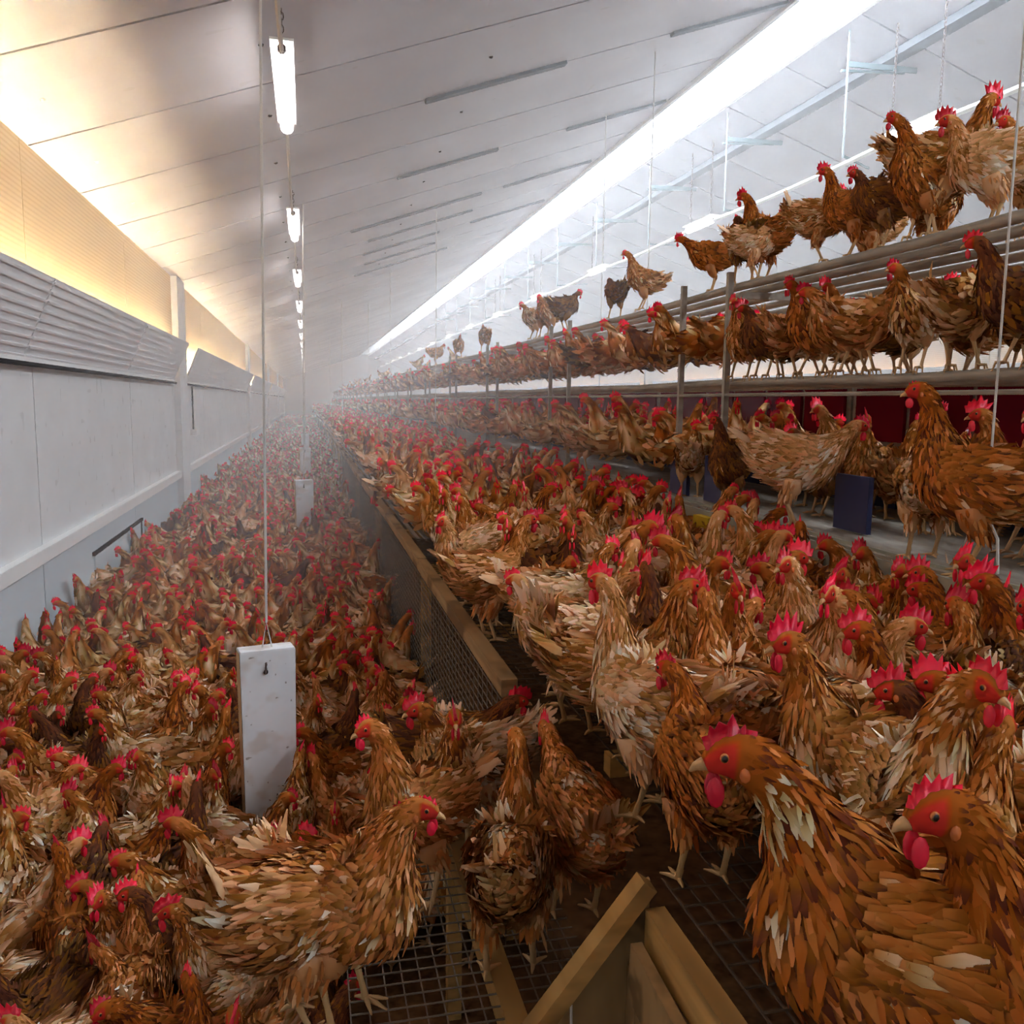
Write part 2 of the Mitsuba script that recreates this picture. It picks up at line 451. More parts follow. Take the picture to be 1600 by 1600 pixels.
# screw heads
m = 0
for i in range(10):
    for x in (-1.28, -0.2, 1.3):
        y = JOINT0 + PITCH * (i + 0.5)
        key = f'ceiling_left__screw' if m == 0 else f'ceiling_left__screw_{m:03d}'
        z = EAVE + SLOPE * (x - XL) - 0.002
        MB().tube([(x, y, z), (x + 0.002, y, z - 0.008)], [0.016, 0.010], 8).put(key, 'mat_white' if x < -1 else 'mat_joint')
        m += 1

# ------------------------------------------------------------------ hanging white hoppers and ropes
def hopper(x, y, z0, z1, i, w=0.185, d=0.075):
    k = numbered('hanging_box')
    c, s = math.cos(0.22), math.sin(0.22)
    v = []
    for zz, g in ((z0, 0.93), (z1 - 0.006, 1.0), (z1, 0.97)):
        for a, b in ((-1, -1), (1, -1), (1, 1), (-1, 1)):
            px, py = a * w / 2 * g, b * d / 2 * g
            v.append((x + c * px - s * py, y + s * px + c * py, zz))
    f = []
    for r in (0, 4):
        for q in range(4):
            f.append([r + q, r + (q + 1) % 4, r + 4 + (q + 1) % 4, r + 4 + q])
    f += [[3, 2, 1, 0], [8, 9, 10, 11]]
    MB().add(v, f).put(k + '__board', 'mat_board')
    for q, a in enumerate((-1, 1)):                                  # raw wooden side edges
        e = [(x + c * (a * (w / 2 * g + 0.0015)) - s * b * d / 2 * g, y + s * (a * (w / 2 * g + 0.0015)) + c * b * d / 2 * g, zz) for zz, g in ((z0, 0.93), (z1 - 0.006, 1.0)) for b in (-1, 1)]
        MB().add(e, [[0, 1, 3, 2]]).put(k + ('__side_edge' if q == 0 else '__side_edge_001'), 'mat_edge')
    MB().tube([(x, y - d / 2 - 0.008, z1 - 0.075), (x, y - d / 2 + 0.01, z1 - 0.075)], [0.008, 0.008], 8).put(k + '__hole', 'mat_dark')
    MB().tube([(x + 0.002, y - d / 2 - 0.012, z1 - 0.04), (x + 0.0, y - d / 2 - 0.010, z1 - 0.08)], 0.004, 5).put(k + '__hook', 'mat_chain')
    return k


HB = [(-0.148, 3.0, 0.16, 0.755), (-0.035, 9.2, 0.2, 0.775), (-0.03, 15.4, 0.2, 0.78), (-0.03, 21.6, 0.2, 0.78)]
for i, (x, y, z0, z1) in enumerate(HB):
    k = hopper(x, y, z0, z1, i)
    tag(k, ['white speckled board hanging upright on a rope among the floor hens', 'second white hanging board, hazy, further down the aisle', 'small third hanging board far down the aisle', 'tiny last hanging board at the hazy end of the aisle'][i], 'hanging board')
    r = numbered('rope')
    zt = EAVE + SLOPE * (x + 0.03 - XL)
    m = MB()
    m.tube([(x + 0.004, y - 0.01, z1 + 0.09), (x + 0.02, y, (z1 + zt) / 2), (x + 0.04, y, zt)], 0.0045 if i == 0 else 0.006, 5)
    m.tube([(x - 0.012, y, z1), (x + 0.004, y - 0.01, z1 + 0.09), (x + 0.02, y, z1)], 0.003, 4)
    m.put(r, 'mat_rope')
    tag(r, ['pale rope from the roof down to the near white hanging board', 'rope above the second hazy hanging board', 'rope above the third hanging board', 'rope above the last hanging board'][i], 'rope')
# suspension cords of the feeder line over the slats, with a split yoke at the near one
for i, (x, y, zb) in enumerate([(1.76, 1.93, 1.32), (2.9, 7.2, 1.3), (3.1, 9.0, 1.3), (1.75, 12.0, 1.32), (1.6, 17.0, 1.3), (1.6, 23.0, 1.3), (0.8, 20.0, 0.9), (0.8, 30.0, 0.9)]):
    r = numbered('suspension_cord')
    zt = EAVE + SLOPE * (x - XL)
    m = MB()
    m.tube([(x, y, zb), (x + 0.015, y + 0.03, zt)], 0.0035 if i == 0 else 0.005, 5)
    if i == 0:
        m.tube([(x - 0.005, y - 0.06, 1.17), (x - 0.005, y - 0.05, 1.26), (x, y, 1.32)], 0.004, 5)
        m.tube([(x + 0.005, y + 0.09, 1.17), (x + 0.002, y + 0.06, 1.26), (x, y, 1.32)], 0.004, 5)
    m.put(r, 'mat_rope')
    tag(r, 'thin cord with a split yoke in front of the big brown hen at the trough' if i == 0 else 'thin cord hanging from the roof over the slats', 'cord', None if i == 0 else 'thin cords from the roof')

# ------------------------------------------------------------------ raised slats, fence, near step, ramp board
XF, ZS, Y0, YO = 0.55, 0.80, 1.29, 2.32                     # fence plane, slat height, near end of the fence
XA = 1.72                                         # front of the aviary tier
def mesh_wires(m, x0, x1, y0, y1, z, sx, sy, r, cross_to=None):
    x = x0
    while x <= x1 + 1e-6:
        m.bar((x, y0, z), (x, y1, z), 2 * r, 2 * r)
        x += sx
    y = y0
    while y <= (cross_to or y1):
        m.bar((x0, y, z + 2 * r), (x1, y, z + 2 * r), 2 * r, 2 * r)
        y += sy


k = 'slat_deck'
m = MB(); mesh_wires(m, XF + 0.13, XA + 0.4, 0.2, 5.0, ZS - 0.006, 0.034, 0.05, 0.0016); mesh_wires(m, XF + 0.03, XF + 0.12, 0.2, Y0, ZS - 0.006, 0.034, 0.05, 0.0016); mesh_wires(m, XF + 0.03, XF + 0.12, YO, 5.0, ZS - 0.006, 0.034, 0.05, 0.0016); m.put(k + '__wire_grid', 'mat_dark_wire')
labels[k + '__wire_grid'] = {'kind': 'stuff', 'label': 'wire grid the hens stand on'}
m = MB()
for x in np.arange(XF + 0.03, XA + 0.4, 0.05): m.bar((x, 5.0, ZS - 0.008), (x, YF, ZS - 0.008), 0.022, 0.012)
m.put(k + '__slats', 'mat_steel'); labels[k + '__slats'] = {'kind': 'stuff'}
for i, y in enumerate(np.arange(0.6, 30, 1.2)):
    MB().box((XF if y < 1.2 or y > 2.35 else XF + 0.12, y, ZS - 0.06), (XA + 0.4, y + 0.045, ZS - 0.012)).put(f'{k}__bearer' if i == 0 else f'{k}__bearer_{i:03d}', 'mat_wood')
tag(k, 'dark wire slat deck packed with hens above the litter aisle', 'slat deck')
MB().box((XF + 0.06, 0.0, 0.0), (XR - 2.2, YF, 0.22)).put('manure_pit', 'mat_litter')
tag('manure_pit', 'dark manure bed under the slat deck', 'manure', None, 'stuff')

k = 'mesh_fence'
m = MB()
for z in np.arange(0.03, 0.76, 0.03): m.bar((XF, YO, z), (XF, YF, z), 0.0034, 0.0034)
for y in np.arange(YO, 14, 0.075): m.bar((XF, y, 0.0), (XF, y, 0.77), 0.0028, 0.0028)
m.put(k + '__wire_mesh', 'mat_wire'); labels[k + '__wire_mesh'] = {'kind': 'stuff', 'label': 'fine wire mesh face'}
ys = [YO, 4.25, 7.2, 10.2, 13.2, 16.2, 19.2, 22.2, 25, 30, 35, 40, 50, YF]
for i in range(len(ys) - 1):
    dz = 0.006 * math.sin(i * 2.1)
    MB().box((XF - 0.022, ys[i] + (0.006 if i else 0), 0.765 + dz), (XF + 0.026, ys[i + 1], 0.815 + dz)).put(f'{k}__top_rail' if i == 0 else f'{k}__top_rail_{i:03d}', 'mat_rail')
    MB().box((XF + 0.004, ys[i] + 0.02, 0.0), (XF + 0.05, ys[i] + 0.075, 0.77)).put(f'{k}__post' if i == 0 else f'{k}__post_{i:03d}', 'mat_wood')
tag(k, 'wire mesh fence with a wooden top rail between the litter aisle and the slats', 'fence')
MB().bar((XF + 0.012, 1.275, 0.715), (XF + 0.012, 0.55, 0.715), 0.035, 0.075).put('edge_batten__batten', 'mat_wood')
MB().bar((XF - 0.03, 1.255, 0.66), (XF - 0.03, 0.55, 0.60), 0.02, 0.10).put('edge_batten__side_board', 'mat_plywood')
tag('edge_batten', 'weathered wooden batten running from the ramp corner towards the camera', 'batten')
k = 'ramp_board'
MB().bar((XF + 0.0, 1.285, 0.795), (0.30, 1.285, 0.482), 0.036, 0.030, up=(1, 0, 1)).put(k + '__sloping_batten', 'mat_wood')
MB().add([(0.565, 1.305, 0.785), (0.565, 1.305, 0.10), (0.28, 1.305, 0.10), (0.28, 1.305, 0.455), (0.565, 1.317, 0.785), (0.565, 1.317, 0.10), (0.28, 1.317, 0.10), (0.28, 1.317, 0.455)],
         [[0, 3, 2, 1], [4, 5, 6, 7], [0, 1, 5, 4], [0, 4, 7, 3], [2, 3, 7, 6]]).put(k + '__plywood_side', 'mat_plywood')
MB().box((0.525, 1.262, 0.10), (0.566, 1.300, 0.64)).put(k + '__post', 'mat_plywood')
tag(k, 'plywood ramp side with a pale sloping wooden batten at the end of the fence', 'ramp')
MB().tube([(0.415, 1.27, 0.60), (0.417, 1.268, 0.5), (0.42, 1.266, 0.3)], 0.0025, 5).put('loose_wire', 'mat_rope')
tag('loose_wire', 'thin pale wire hanging down the plywood ramp side', 'wire')
k = 'step_platform'
ZP = 0.50
m = MB(); mesh_wires(m, 0.06, 0.33, 0.95, 2.05, ZP - 0.006, 0.034, 0.034, 0.0014); mesh_wires(m, 0.37, 0.53, 0.95, 2.05, ZP - 0.006, 0.034, 0.034, 0.0014)
m.put(k + '__wire_grid', 'mat_wire'); labels[k + '__wire_grid'] = {'kind': 'stuff', 'label': 'welded wire grid of the step'}
MB().box((0.330, 0.9, ZP - 0.06), (0.372, 2.08, ZP)).put(k + '__beam', 'mat_wood')
MB().box((0.372, 1.14, ZP - 0.06), (0.53, 1.18, ZP - 0.004)).put(k + '__crosspiece', 'mat_wood')
MB().box((0.058, 2.05, ZP - 0.06), (0.53, 2.08, ZP - 0.004)).put(k + '__crosspiece_001', 'mat_wood')
for i, (x, y) in enumerate(((0.35, 2.06), (0.35, 0.92))):
    MB().box((x - 0.018, y - 0.018, 0), (x + 0.018, y + 0.018, ZP - 0.06)).put(k + '__leg' if i == 0 else f'{k}__leg_{i:03d}', 'mat_wood')
tag(k, 'low wire grid step on wooden beams beside the fence, hens standing on it', 'platform')

# ------------------------------------------------------------------ aviary tier: deck, trough, nests, rails and posts
ZD, ZL, ZU, XP = 1.14, 1.705, 2.14, 1.95
MB().box((XA + 0.02, -2.0, ZD - 0.03), (6.8, YF, ZD)).put('tier_deck', 'mat_steel')
tag('tier_deck', 'upper tier deck of the aviary behind the feed trough', 'deck')
m = MB()
for lo, hi in (((XA - 0.06, -2, ZD - 0.07), (XA + 0.05, YF, ZD - 0.06)), ((XA - 0.065, -2, ZD - 0.07), (XA - 0.055, YF, ZD + 0.01)), ((XA + 0.045, -2, ZD - 0.07), (XA + 0.055, YF, ZD + 0.01))):
    m.box(lo, hi)
m.put('feed_trough', 'mat_trough')
tag('feed_trough', 'long grey metal feed trough along the front of the tier', 'trough')
MB().box((1.62, 3.28, 1.02), (1.70, 3.42, 1.13)).put('drinker_cup', 'mat_yellow')
tag('drinker_cup', 'small yellow plastic cup by the trough amid the hens', 'cup')
YB = np.arange(-1.0, 60, 2.4)
for i, y in enumerate(YB):
    k = numbered('nest_box')
    MB().box((2.62, y, ZD), (5.9, y + 2.38, ZL + 0.02)).put(k + '__body', 'mat_steel')
    for j in range(6):
        y0 = y + 0.03 + j * 0.39
        a = f'_{j:03d}' if j else ''
        MB().box((2.60, y0, ZD + 0.30), (2.615, y0 + 0.35, ZL - 0.02)).put(k + '__red_flap' + a, 'mat_red_flap')
        MB().box((2.59, y0, ZD + 0.0), (2.612, y0 + 0.37, ZD + 0.27)).put(k + '__blue_panel' + a, 'mat_blue_panel')
    tag(k, {1: 'nest box unit with dark red flaps behind the big russet hen at the trough', 2: 'nest box unit with red flaps behind the slim dark hen', 3: 'nest box unit with red flaps left of the slim dark hen'}.get(i, 'far nest box unit with dark red flaps above navy panels'), 'nest box', None if 0 < i < 4 else 'far nest boxes along the tier')
for i, (x, y0, y1, z0, z1) in enumerate([(1.95, 2.68, 2.88, ZD + 0.005, ZD + 0.21), (1.86, 3.6, 3.8, ZD + 0.005, ZD + 0.22), (1.86, 4.0, 4.2, ZD + 0.005, ZD + 0.2)]):
    k = numbered('blue_divider')
    MB().bar((x, y0, (z0 + z1) / 2), (x, y1, (z0 + z1) / 2), 0.02, z1 - z0).put(k, 'mat_blue_panel')
    tag(k, ['navy blue plastic divider beside the buff hen at the trough', 'small navy divider between hens left of the buff hen', 'navy divider furthest along the trough'][i], 'divider')
k = 'perch_frame'
n = 0
for z, xs, r in ((ZU, (1.95, 2.10, 2.27, 2.45, 2.65, 2.9), 0.019), (ZL, (1.95, 2.2, 2.45), 0.019)):
    for x in xs:
        p = [(x, y, z - 0.035 * (0.5 - 0.5 * math.cos(2 * math.pi * (y - 3.7) / 2.5)) * 0.3) for y in [-2] + list(np.arange(0, 24, 1.25)) + [40, 60, YF]]
        MB().tube(p, r, 8).put(f'{k}__perch_rail' if n == 0 else f'{k}__perch_rail_{n:03d}', 'mat_steel', smooth=True)
        n += 1
n = 0
for y in [3.71 + 2.48 * q for q in range(-2, 24)]:
    for dy in (0, 0.5):
        MB().bar((XP - 0.055, y + dy, 0.82), (XP - 0.055, y + dy, ZU + 0.06), 0.026, 0.024, up=(0, 1, 0)).put(f'{k}__post' if n == 0 else f'{k}__post_{n:03d}', 'mat_steel')
        n += 1
    MB().bar((XP, y, ZU - 0.04), (2.92, y, ZU - 0.04), 0.025, 0.03).put(f'{k}__crossbar' if y < -1 else f'{k}__crossbar_{n:03d}', 'mat_steel')
MB().tube([(XP - 0.06, -2, ZL - 0.06), (XP - 0.06, YF, ZL - 0.06)], 0.008, 6).put(k + '__drinker_line', 'mat_steel')
tag(k, 'brown grey steel perch frame of posts and long rails over the aviary tier', 'perch frame')

# ------------------------------------------------------------------ hens
#               spine of a standing hen: x, z, half width, half height; from the face to the tail
BODY = np.array([(0.065, 0.240, 0.072, 0.088), (0.0, 0.226, 0.083, 0.088), (-0.07, 0.232, 0.076, 0.077), (-0.125, 0.252, 0.055, 0.056), (-0.165, 0.280, 0.028, 0.032), (-0.185, 0.297, 0.005, 0.006)])
NECKR = np.array([(0.007, 0.008), (0.0165, 0.019), (0.020, 0.0235), (0.023, 0.027), (0.033, 0.039), (0.050, 0.062)])
POSE = {
    'normal': [(0.205, 0.392), (0.186, 0.400), (0.160, 0.397), (0.138, 0.368), (0.124, 0.328), (0.105, 0.285)],
    'alert': [(0.185, 0.452), (0.166, 0.461), (0.141, 0.457), (0.122, 0.424), (0.112, 0.370), (0.100, 0.304)],
    'low': [(0.275, 0.328), (0.256, 0.337), (0.229, 0.336), (0.200, 0.320), (0.163, 0.296), (0.118, 0.268)],
    'peck': [(0.272, 0.055), (0.262, 0.075), (0.250, 0.102), (0.236, 0.138), (0.206, 0.180), (0.147, 0.222)],
    'tuck': [(0.186, 0.338), (0.167, 0.347), (0.141, 0.346), (0.119, 0.328), (0.106, 0.302), (0.096, 0.272)],
}
TONE = {  # main, dark, fluff base, edge, share of cream patches
    'ginger': ((168, 100, 44), (104, 54, 26), (206, 162, 114), (216, 164, 108), 0.36),
    'russet': ((150, 80, 34), (82, 40, 20), (186, 128, 78), (190, 120, 60), 0.20),
    'dark': ((102, 60, 46), (62, 36, 30), (136, 98, 74), (126, 80, 58), 0.08),
    'buff': ((204, 142, 92), (146, 90, 52), (232, 190, 150), (236, 192, 150), 0.52),
    'mottled': ((164, 98, 54), (96, 52, 30), (230, 192, 154), (232, 186, 142), 0.58),
    'gold': ((184, 112, 36), (112, 58, 20), (212, 158, 86), (220, 160, 80), 0.32),
}
CREAM, WHITE, RED, PINK = lin((240, 204, 166)), lin((242, 228, 212)), lin((224, 28, 44)), lin((232, 66, 92))


def spine(pose, mixw, turn, tilt, ns):
    a = np.array(POSE[pose[0]]) * (1 - mixw) + np.array(POSE[pose[1]]) * mixw
    xz = np.vstack([a, BODY[:, :2]])
    r = np.vstack([NECKR, BODY[:, 2:]])
    if tilt:                                             # body pitch about the hips; the head keeps its height
        c, s = math.cos(tilt), math.sin(tilt)
        k = np.array([0, 0, 0, 0.2, 0.5, 0.9, 1, 1, 1, 1, 1, 1])
        d = xz - [0.0, 0.21]
        rot = np.stack([d[:, 0] * c - d[:, 1] * s, d[:, 0] * s + d[:, 1] * c], 1) + [0.0, 0.21]
        xz = xz + (rot - xz) * k[:, None]
    ang = turn * np.array([1, 1, 1, 0.8, 0.42, 0.1, 0, 0, 0, 0, 0, 0])
    piv = xz[5, 0] if xz[1, 0] > 0.22 else xz[4, 0]
    x = piv + (xz[:, 0] - piv) * np.cos(ang)
    y = (xz[:, 0] - piv) * np.sin(ang)
    t = np.arange(12.0)
    s = np.interp(np.linspace(0, 1, ns), np.linspace(0, 1, 12), t)
    P = CubicSpline(t, np.stack([x, y, xz[:, 1]], 1))(s)
    R = PchipInterpolator(t, r)(s)
    A = PchipInterpolator(t, ang)(s)
    return s, P, R, A


def frames(P, A):
    Tn = np.gradient(P, axis=0)
    Tn /= np.linalg.norm(Tn, axis=1, keepdims=True) + 1e-12
    Lt = np.stack([-np.sin(A), np.cos(A), 0 * A], 1)
    Lt -= Tn * (Lt * Tn).sum(1, keepdims=True)
    Lt /= np.linalg.norm(Lt, axis=1, keepdims=True)
    N = np.cross(Lt, Tn)
    flip = N[:, 2].copy()
    N = np.cross(Tn, Lt)
    N = np.where((N[:, 2:3] * 1 + (np.abs(N[:, 2:3]) < 0.15) * -N[:, 0:1]) < 0, -N, N) if False else -np.cross(Tn, Lt)
    return Tn, Lt, N


def blades(P, F, N, L, W, lift, cb, ct, ce, fine, bend=0.25):
    """Feather blades: base points P, flow F, normals N (n x 3), lengths L, widths W, lift angles; colours of base, tip and edge."""
    n = len(P)
    S = np.cross(N, F)
    S /= np.linalg.norm(S, axis=1, keepdims=True) + 1e-9
    ts, ws = ((0, 0.55, 1.0), (0.6, 1.0, 0.22)) if fine else ((0, 0.6, 1.0), (0.7, 1.0, 0.25))
    cols = (-1, 0, 1) if fine else (-1, 1)
    V, C = [], []
    for t, w in zip(ts, ws):
        p = P + F * (L * t * np.cos(lift))[:, None] + N * (L * (np.sin(lift) * t - bend * t * t * np.sin(lift) * 2))[:, None]
        for c in cols:
            V.append(p + S * (c * w * W / 2)[:, None] + N * ((1 - abs(c)) * 0.14 * W * w)[:, None])
            q = min(1, t * 1.25)
            col = cb * (1 - q) + ct * q
            if fine and c:
                e = 0.55 * t
                col = col * (1 - e) + ce * e
            C.append(col)
    nc, nr = len(cols), len(ts)
    V, C = np.stack(V, 1), np.stack(C, 1)
    q = np.array([[r * nc + c, r * nc + c + 1, (r + 1) * nc + c + 1, (r + 1) * nc + c] for r in range(nr - 1) for c in range(nc - 1)])
    f = (np.arange(n) * nc * nr)[:, None, None] + q[None]
    return V.reshape(-1, 3), f.reshape(-1, 4), C.reshape(-1, 3)


def tint(c, r):
    return np.clip(c * r, 0.004, 0.92)


ICO = None
def ellipsoid(c, a, u, v, col, k=8):
    """A small ellipsoid at c with half axes a, u, v (vectors)."""
    th, ph = np.meshgrid(np.linspace(0, 2 * np.pi, k, endpoint=False), np.linspace(0.0, np.pi, max(4, k // 2 + 1)))
    V = c + (np.sin(ph) * np.cos(th))[..., None] * a + (np.sin(ph) * np.sin(th))[..., None] * u + np.cos(ph)[..., None] * v
    nr, nc = th.shape
    f = [[i * nc + j, i * nc + (j + 1) % nc, (i + 1) * nc + (j + 1) % nc, (i + 1) * nc + j] for i in range(nr - 1) for j in range(nc)]
    return V.reshape(-1, 3), np.array(f)


COMB = np.array([(0.026, 0.010), (0.028, 0.022), (0.023, 0.024), (0.020, 0.038), (0.012, 0.030), (0.006, 0.046), (-0.003, 0.033), (-0.011, 0.047), (-0.018, 0.033), (-0.029, 0.041), (-0.030, 0.027), (-0.041, 0.027), (-0.036, 0.012)])


def hen_parts(pose=('normal', 'alert'), mixw=0.0, turn=0.0, tilt=0.0, tone='ginger', lod=0, seed=0, comb=1.0, bare=0.0, tail_up=0.5, legs=True, fluff=1.0, sit=0.0, perch=False, cheek=False):
    """Local meshes of one hen, facing +x: {part: (vertices, faces, colours, material)}."""
    g = np.random.default_rng(seed)
    main, dark, base, edge, cream = TONE[tone]
    main, dark, base, edge = lin(main), lin(dark), lin(base), lin(edge)
    ns = (44, 24, 12, 9)[lod]
    k = (18, 12, 7, 5)[lod]
    s, P, R, A = spine(pose, mixw, turn, tilt, ns)
    Tn, Lt, N = frames(P, A)
    th = np.arange(k) * 2 * np.pi / k
    if lod < 2:
        R = R * (1 + np.interp(s, (2, 5, 7), (0.03, 0.08, 0.14))[:, None] * (mikit.meshkit.noise(P * 17 + seed * 1.7, seed) - 0.5)[:, None])
    ring = P[:, None] + R[:, 0, None, None] * np.cos(th)[None, :, None] * Lt[:, None] + R[:, 1, None, None] * np.sin(th)[None, :, None] * N[:, None]
    V = ring.reshape(-1, 3)
    f = [[i * k + j, i * k + (j + 1) % k, (i + 1) * k + (j + 1) % k, (i + 1) * k + j] for i in range(ns - 1) for j in range(k)]
    V = np.vstack([V, P[0], P[-1]])
    F4 = np.array(f)
    F3 = np.vstack([F4[:, [0, 1, 2]], F4[:, [0, 2, 3]], [[ns * k, (j + 1) % k, j] for j in range(k)], [[ns * k + 1, (ns - 1) * k + j, (ns - 1) * k + (j + 1) % k] for j in range(k)]])
    face = 1.4
    sc = np.repeat(s, k)
    nz = np.tile(np.sin(th), ns)
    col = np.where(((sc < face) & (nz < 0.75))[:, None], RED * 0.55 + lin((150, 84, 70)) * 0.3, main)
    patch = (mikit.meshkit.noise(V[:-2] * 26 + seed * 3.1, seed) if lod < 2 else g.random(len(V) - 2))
    body_c = np.where((patch > 1 - cream * 0.62)[:, None], base, np.where((patch < 0.45)[:, None], dark, main * 0.5 + dark * 0.5)) if lod < 2 else np.where((patch > 1 - cream * 0.62)[:, None], CREAM, np.where((patch < 0.3)[:, None], dark, main))  # near bodies darkened under the plumage: shade painted in so feather gaps look deep
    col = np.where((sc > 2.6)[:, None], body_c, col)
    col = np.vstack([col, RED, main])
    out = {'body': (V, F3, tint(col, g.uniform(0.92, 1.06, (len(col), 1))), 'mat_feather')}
    # plumage
    rows, den = ((58, 0.0088), (29, 0.0165), (10, 0.048), (0, 1))[lod]
    if rows:
        bp, bf, bn, bl, bw, bs, bth = [], [], [], [], [], [], []
        srow = np.linspace(1.75 if lod else 1.6, 10.6, rows)
        ci = lambda a: np.stack([np.interp(srow, s, a[:, q]) for q in range(a.shape[1])], 1)
        Pr, Rr, Tr, Lr, Nr = ci(P), ci(R), ci(Tn), ci(Lt), ci(N)
        srow = srow + 0.12
        Pq, Rq, Lq, Nq = ci(P), ci(R), ci(Lt), ci(N)
        srow = srow - 0.12
        for i in range(rows):
            circ = np.pi * (Rr[i].sum())
            m = max(5, int(circ / den))
            a = (np.arange(m) + (i % 2) * 0.5 + g.uniform(-0.25, 0.25, m)) * 2 * np.pi / m
            if srow[i] < 2.2: a = a[np.sin(a) > -0.3]
            m = len(a)
            if not m: continue
            p = Pr[i] + Rr[i, 0] * np.cos(a)[:, None] * Lr[i] + Rr[i, 1] * np.sin(a)[:, None] * Nr[i]
            nn = np.cos(a)[:, None] / Rr[i, 0] * Lr[i] + np.sin(a)[:, None] / Rr[i, 1] * Nr[i]
            nn /= np.linalg.norm(nn, axis=1, keepdims=True)
            fl = Pq[i] + Rq[i, 0] * np.cos(a)[:, None] * Lq[i] + Rq[i, 1] * np.sin(a)[:, None] * Nq[i] - p      # down the skin towards the tail
            fl /= np.linalg.norm(fl, axis=1, keepdims=True) + 1e-9
            nn -= fl * (fl * nn).sum(1, keepdims=True)
            nn /= np.linalg.norm(nn, axis=1, keepdims=True) + 1e-9
            bp.append(p); bn.append(nn); bs.append(np.full(m, srow[i])); bth.append(np.sin(a))
            bf.append(fl)
        bp, bf, bn, bs, bth = map(np.concatenate, (bp, bf, bn, bs, bth))
        n = len(bp)
        bf = bf + np.cross(bn, bf) * (g.normal(0, 0.26, (n, 1)) + 0.7 * (mikit.meshkit.noise(bp * 30 + seed * 2.3, seed + 1) - 0.5)[:, None]) + np.array([0, 0, -0.25]) * ((bs > 6) & (bth < 0.2))[:, None]
        bf -= bn * (bf * bn).sum(1, keepdims=True)
        bf /= np.linalg.norm(bf, axis=1, keepdims=True) + 1e-9
        L = np.interp(bs, (1.6, 3, 5, 7, 9, 10.6), (0.014, 0.030, 0.040, 0.046, 0.050, 0.056)) * g.uniform(0.65, 1.35, n)
        W = np.interp(bs, (1.6, 3, 5, 7, 10.6), (0.006, 0.008, 0.012, 0.016, 0.018)) * g.uniform(0.55, 1.3, n) * (0.82, 1.15, 1.9, 5)[lod]
        L *= (1.0, 1.15, 1.3, 2)[lod]
        low = np.clip(-bth, 0, 1) * (bs > 6.5)
        L *= 1 + 0.35 * low
        lift = np.clip(g.normal(0.24, 0.15, n) * np.interp(bs, (1.6, 4, 6), (0.8, 0.9, 1.0)) * fluff, 0.08, 1.0) + 0.16 * low
        q = mikit.meshkit.noise(bp * 24 + seed * 3.1, seed)
        r = g.random(n)
        isc = (q + g.normal(0, 0.07, n) > 1 - cream * np.interp(bs, (2.5, 4.5, 6), (0.2, 0.6, 0.95))) & (bs > 2.4)
        cm = np.where((r < 0.36)[:, None], dark, np.where((r > 0.80)[:, None], edge, main))
        ct = np.where(isc[:, None], np.where((r > 0.6)[:, None], WHITE, CREAM), cm)
        ct = np.where((low > 0.5)[:, None], 0.5 * ct + 0.5 * base, ct)
        if cheek: ct = np.where(((bs > 2.3) & (bs < 3.6) & (bth < 0.55) & (r < 0.75))[:, None], WHITE * 0.9, ct)
        cb = np.where((bs > 4)[:, None], base * 0.55 + main * 0.45, main)
        ce = np.where((g.random(n) < 0.35 + cream * 0.5)[:, None] & (bs > 4.5)[:, None], CREAM * 0.5 + edge * 0.5, edge * 0.4 + ct * 0.6)
        if bare:
            nk = (bs > 1.8) & (bs < 4.6) & (g.random(n) < bare)
            keep = ~nk
            bp, bf, bn, L, W, lift, cb, ct, ce = (z[keep] for z in (bp, bf, bn, L, W, lift, cb, ct, ce))
            n = len(bp)
        jit = g.uniform(0.66, 1.30, (n, 1))
        v, ff, c = blades(bp - bn * 0.001, bf, bn, L, W, lift, tint(cb, jit), tint(ct, jit), tint(ce, jit), False)
        out['plumage'] = (v, ff, c, 'mat_feather')
    # wings: a flat shell at each flank with coverts and long flight feathers
    if lod <= 1:
        ct_, st_ = math.cos(tilt), math.sin(tilt)
        def body_pt(x, y, z):
            dx, dz = x, z - 0.21
            return np.stack([dx * ct_ - dz * st_, y, dx * st_ + dz * ct_ + 0.21], -1)
        for w, sy in enumerate((1, -1)):
            nA, nB = ((17, 14), (8, 7))[lod]
            aa, bb = np.meshgrid(np.linspace(0, 1, nA), np.linspace(-1, 1, nB), indexing='ij')
            aa, bb = aa.ravel() + g.uniform(-0.05, 0.05, aa.size), bb.ravel() + g.uniform(-0.1, 0.1, bb.size)
            x = 0.085 - 0.17 * aa
            z = 0.262 + 0.012 * aa + bb * (0.052 - 0.022 * aa)
            y = 0.080 + 0.012 * np.sin(np.clip(aa, 0, 1) * np.pi) - 0.016 * bb * bb - 0.02 * np.clip(bb, 0, 1) - 0.03 * np.clip(aa - 0.55, 0, 1)
            p = body_pt(x, y * sy, z)
            nrm = body_pt(0 * x, sy * 1.0 + 0 * x, 0.21 + 0.35 * bb) - body_pt(0 * x, 0 * x, 0.21 + 0 * x)
            nrm /= np.linalg.norm(nrm, axis=1, keepdims=True)
            fl = np.tile(body_pt(np.array([-1.0]), np.array([-0.10 * sy]), np.array([0.21 + 0.06]))[0] - body_pt(np.array([0.0]), np.array([0.0]), np.array([0.21]))[0], (len(x), 1))
            fl = fl + np.array([0, 0, -0.18]) * bb[:, None] * -1 * 0.3 + g.normal(0, 0.13, fl.shape)
            n = len(x)
            L = np.interp(aa, (0, 0.4, 1), (0.030, 0.048, 0.080)) * g.uniform(0.85, 1.12, n)
            W = np.interp(aa, (0, 0.4, 1), (0.013, 0.014, 0.015)) * g.uniform(0.7, 1.25, n) * (1.0, 1.5)[lod]
            lift = np.clip(g.normal(0.15, 0.09, n), 0.03, 0.6)
            r = g.random(n)
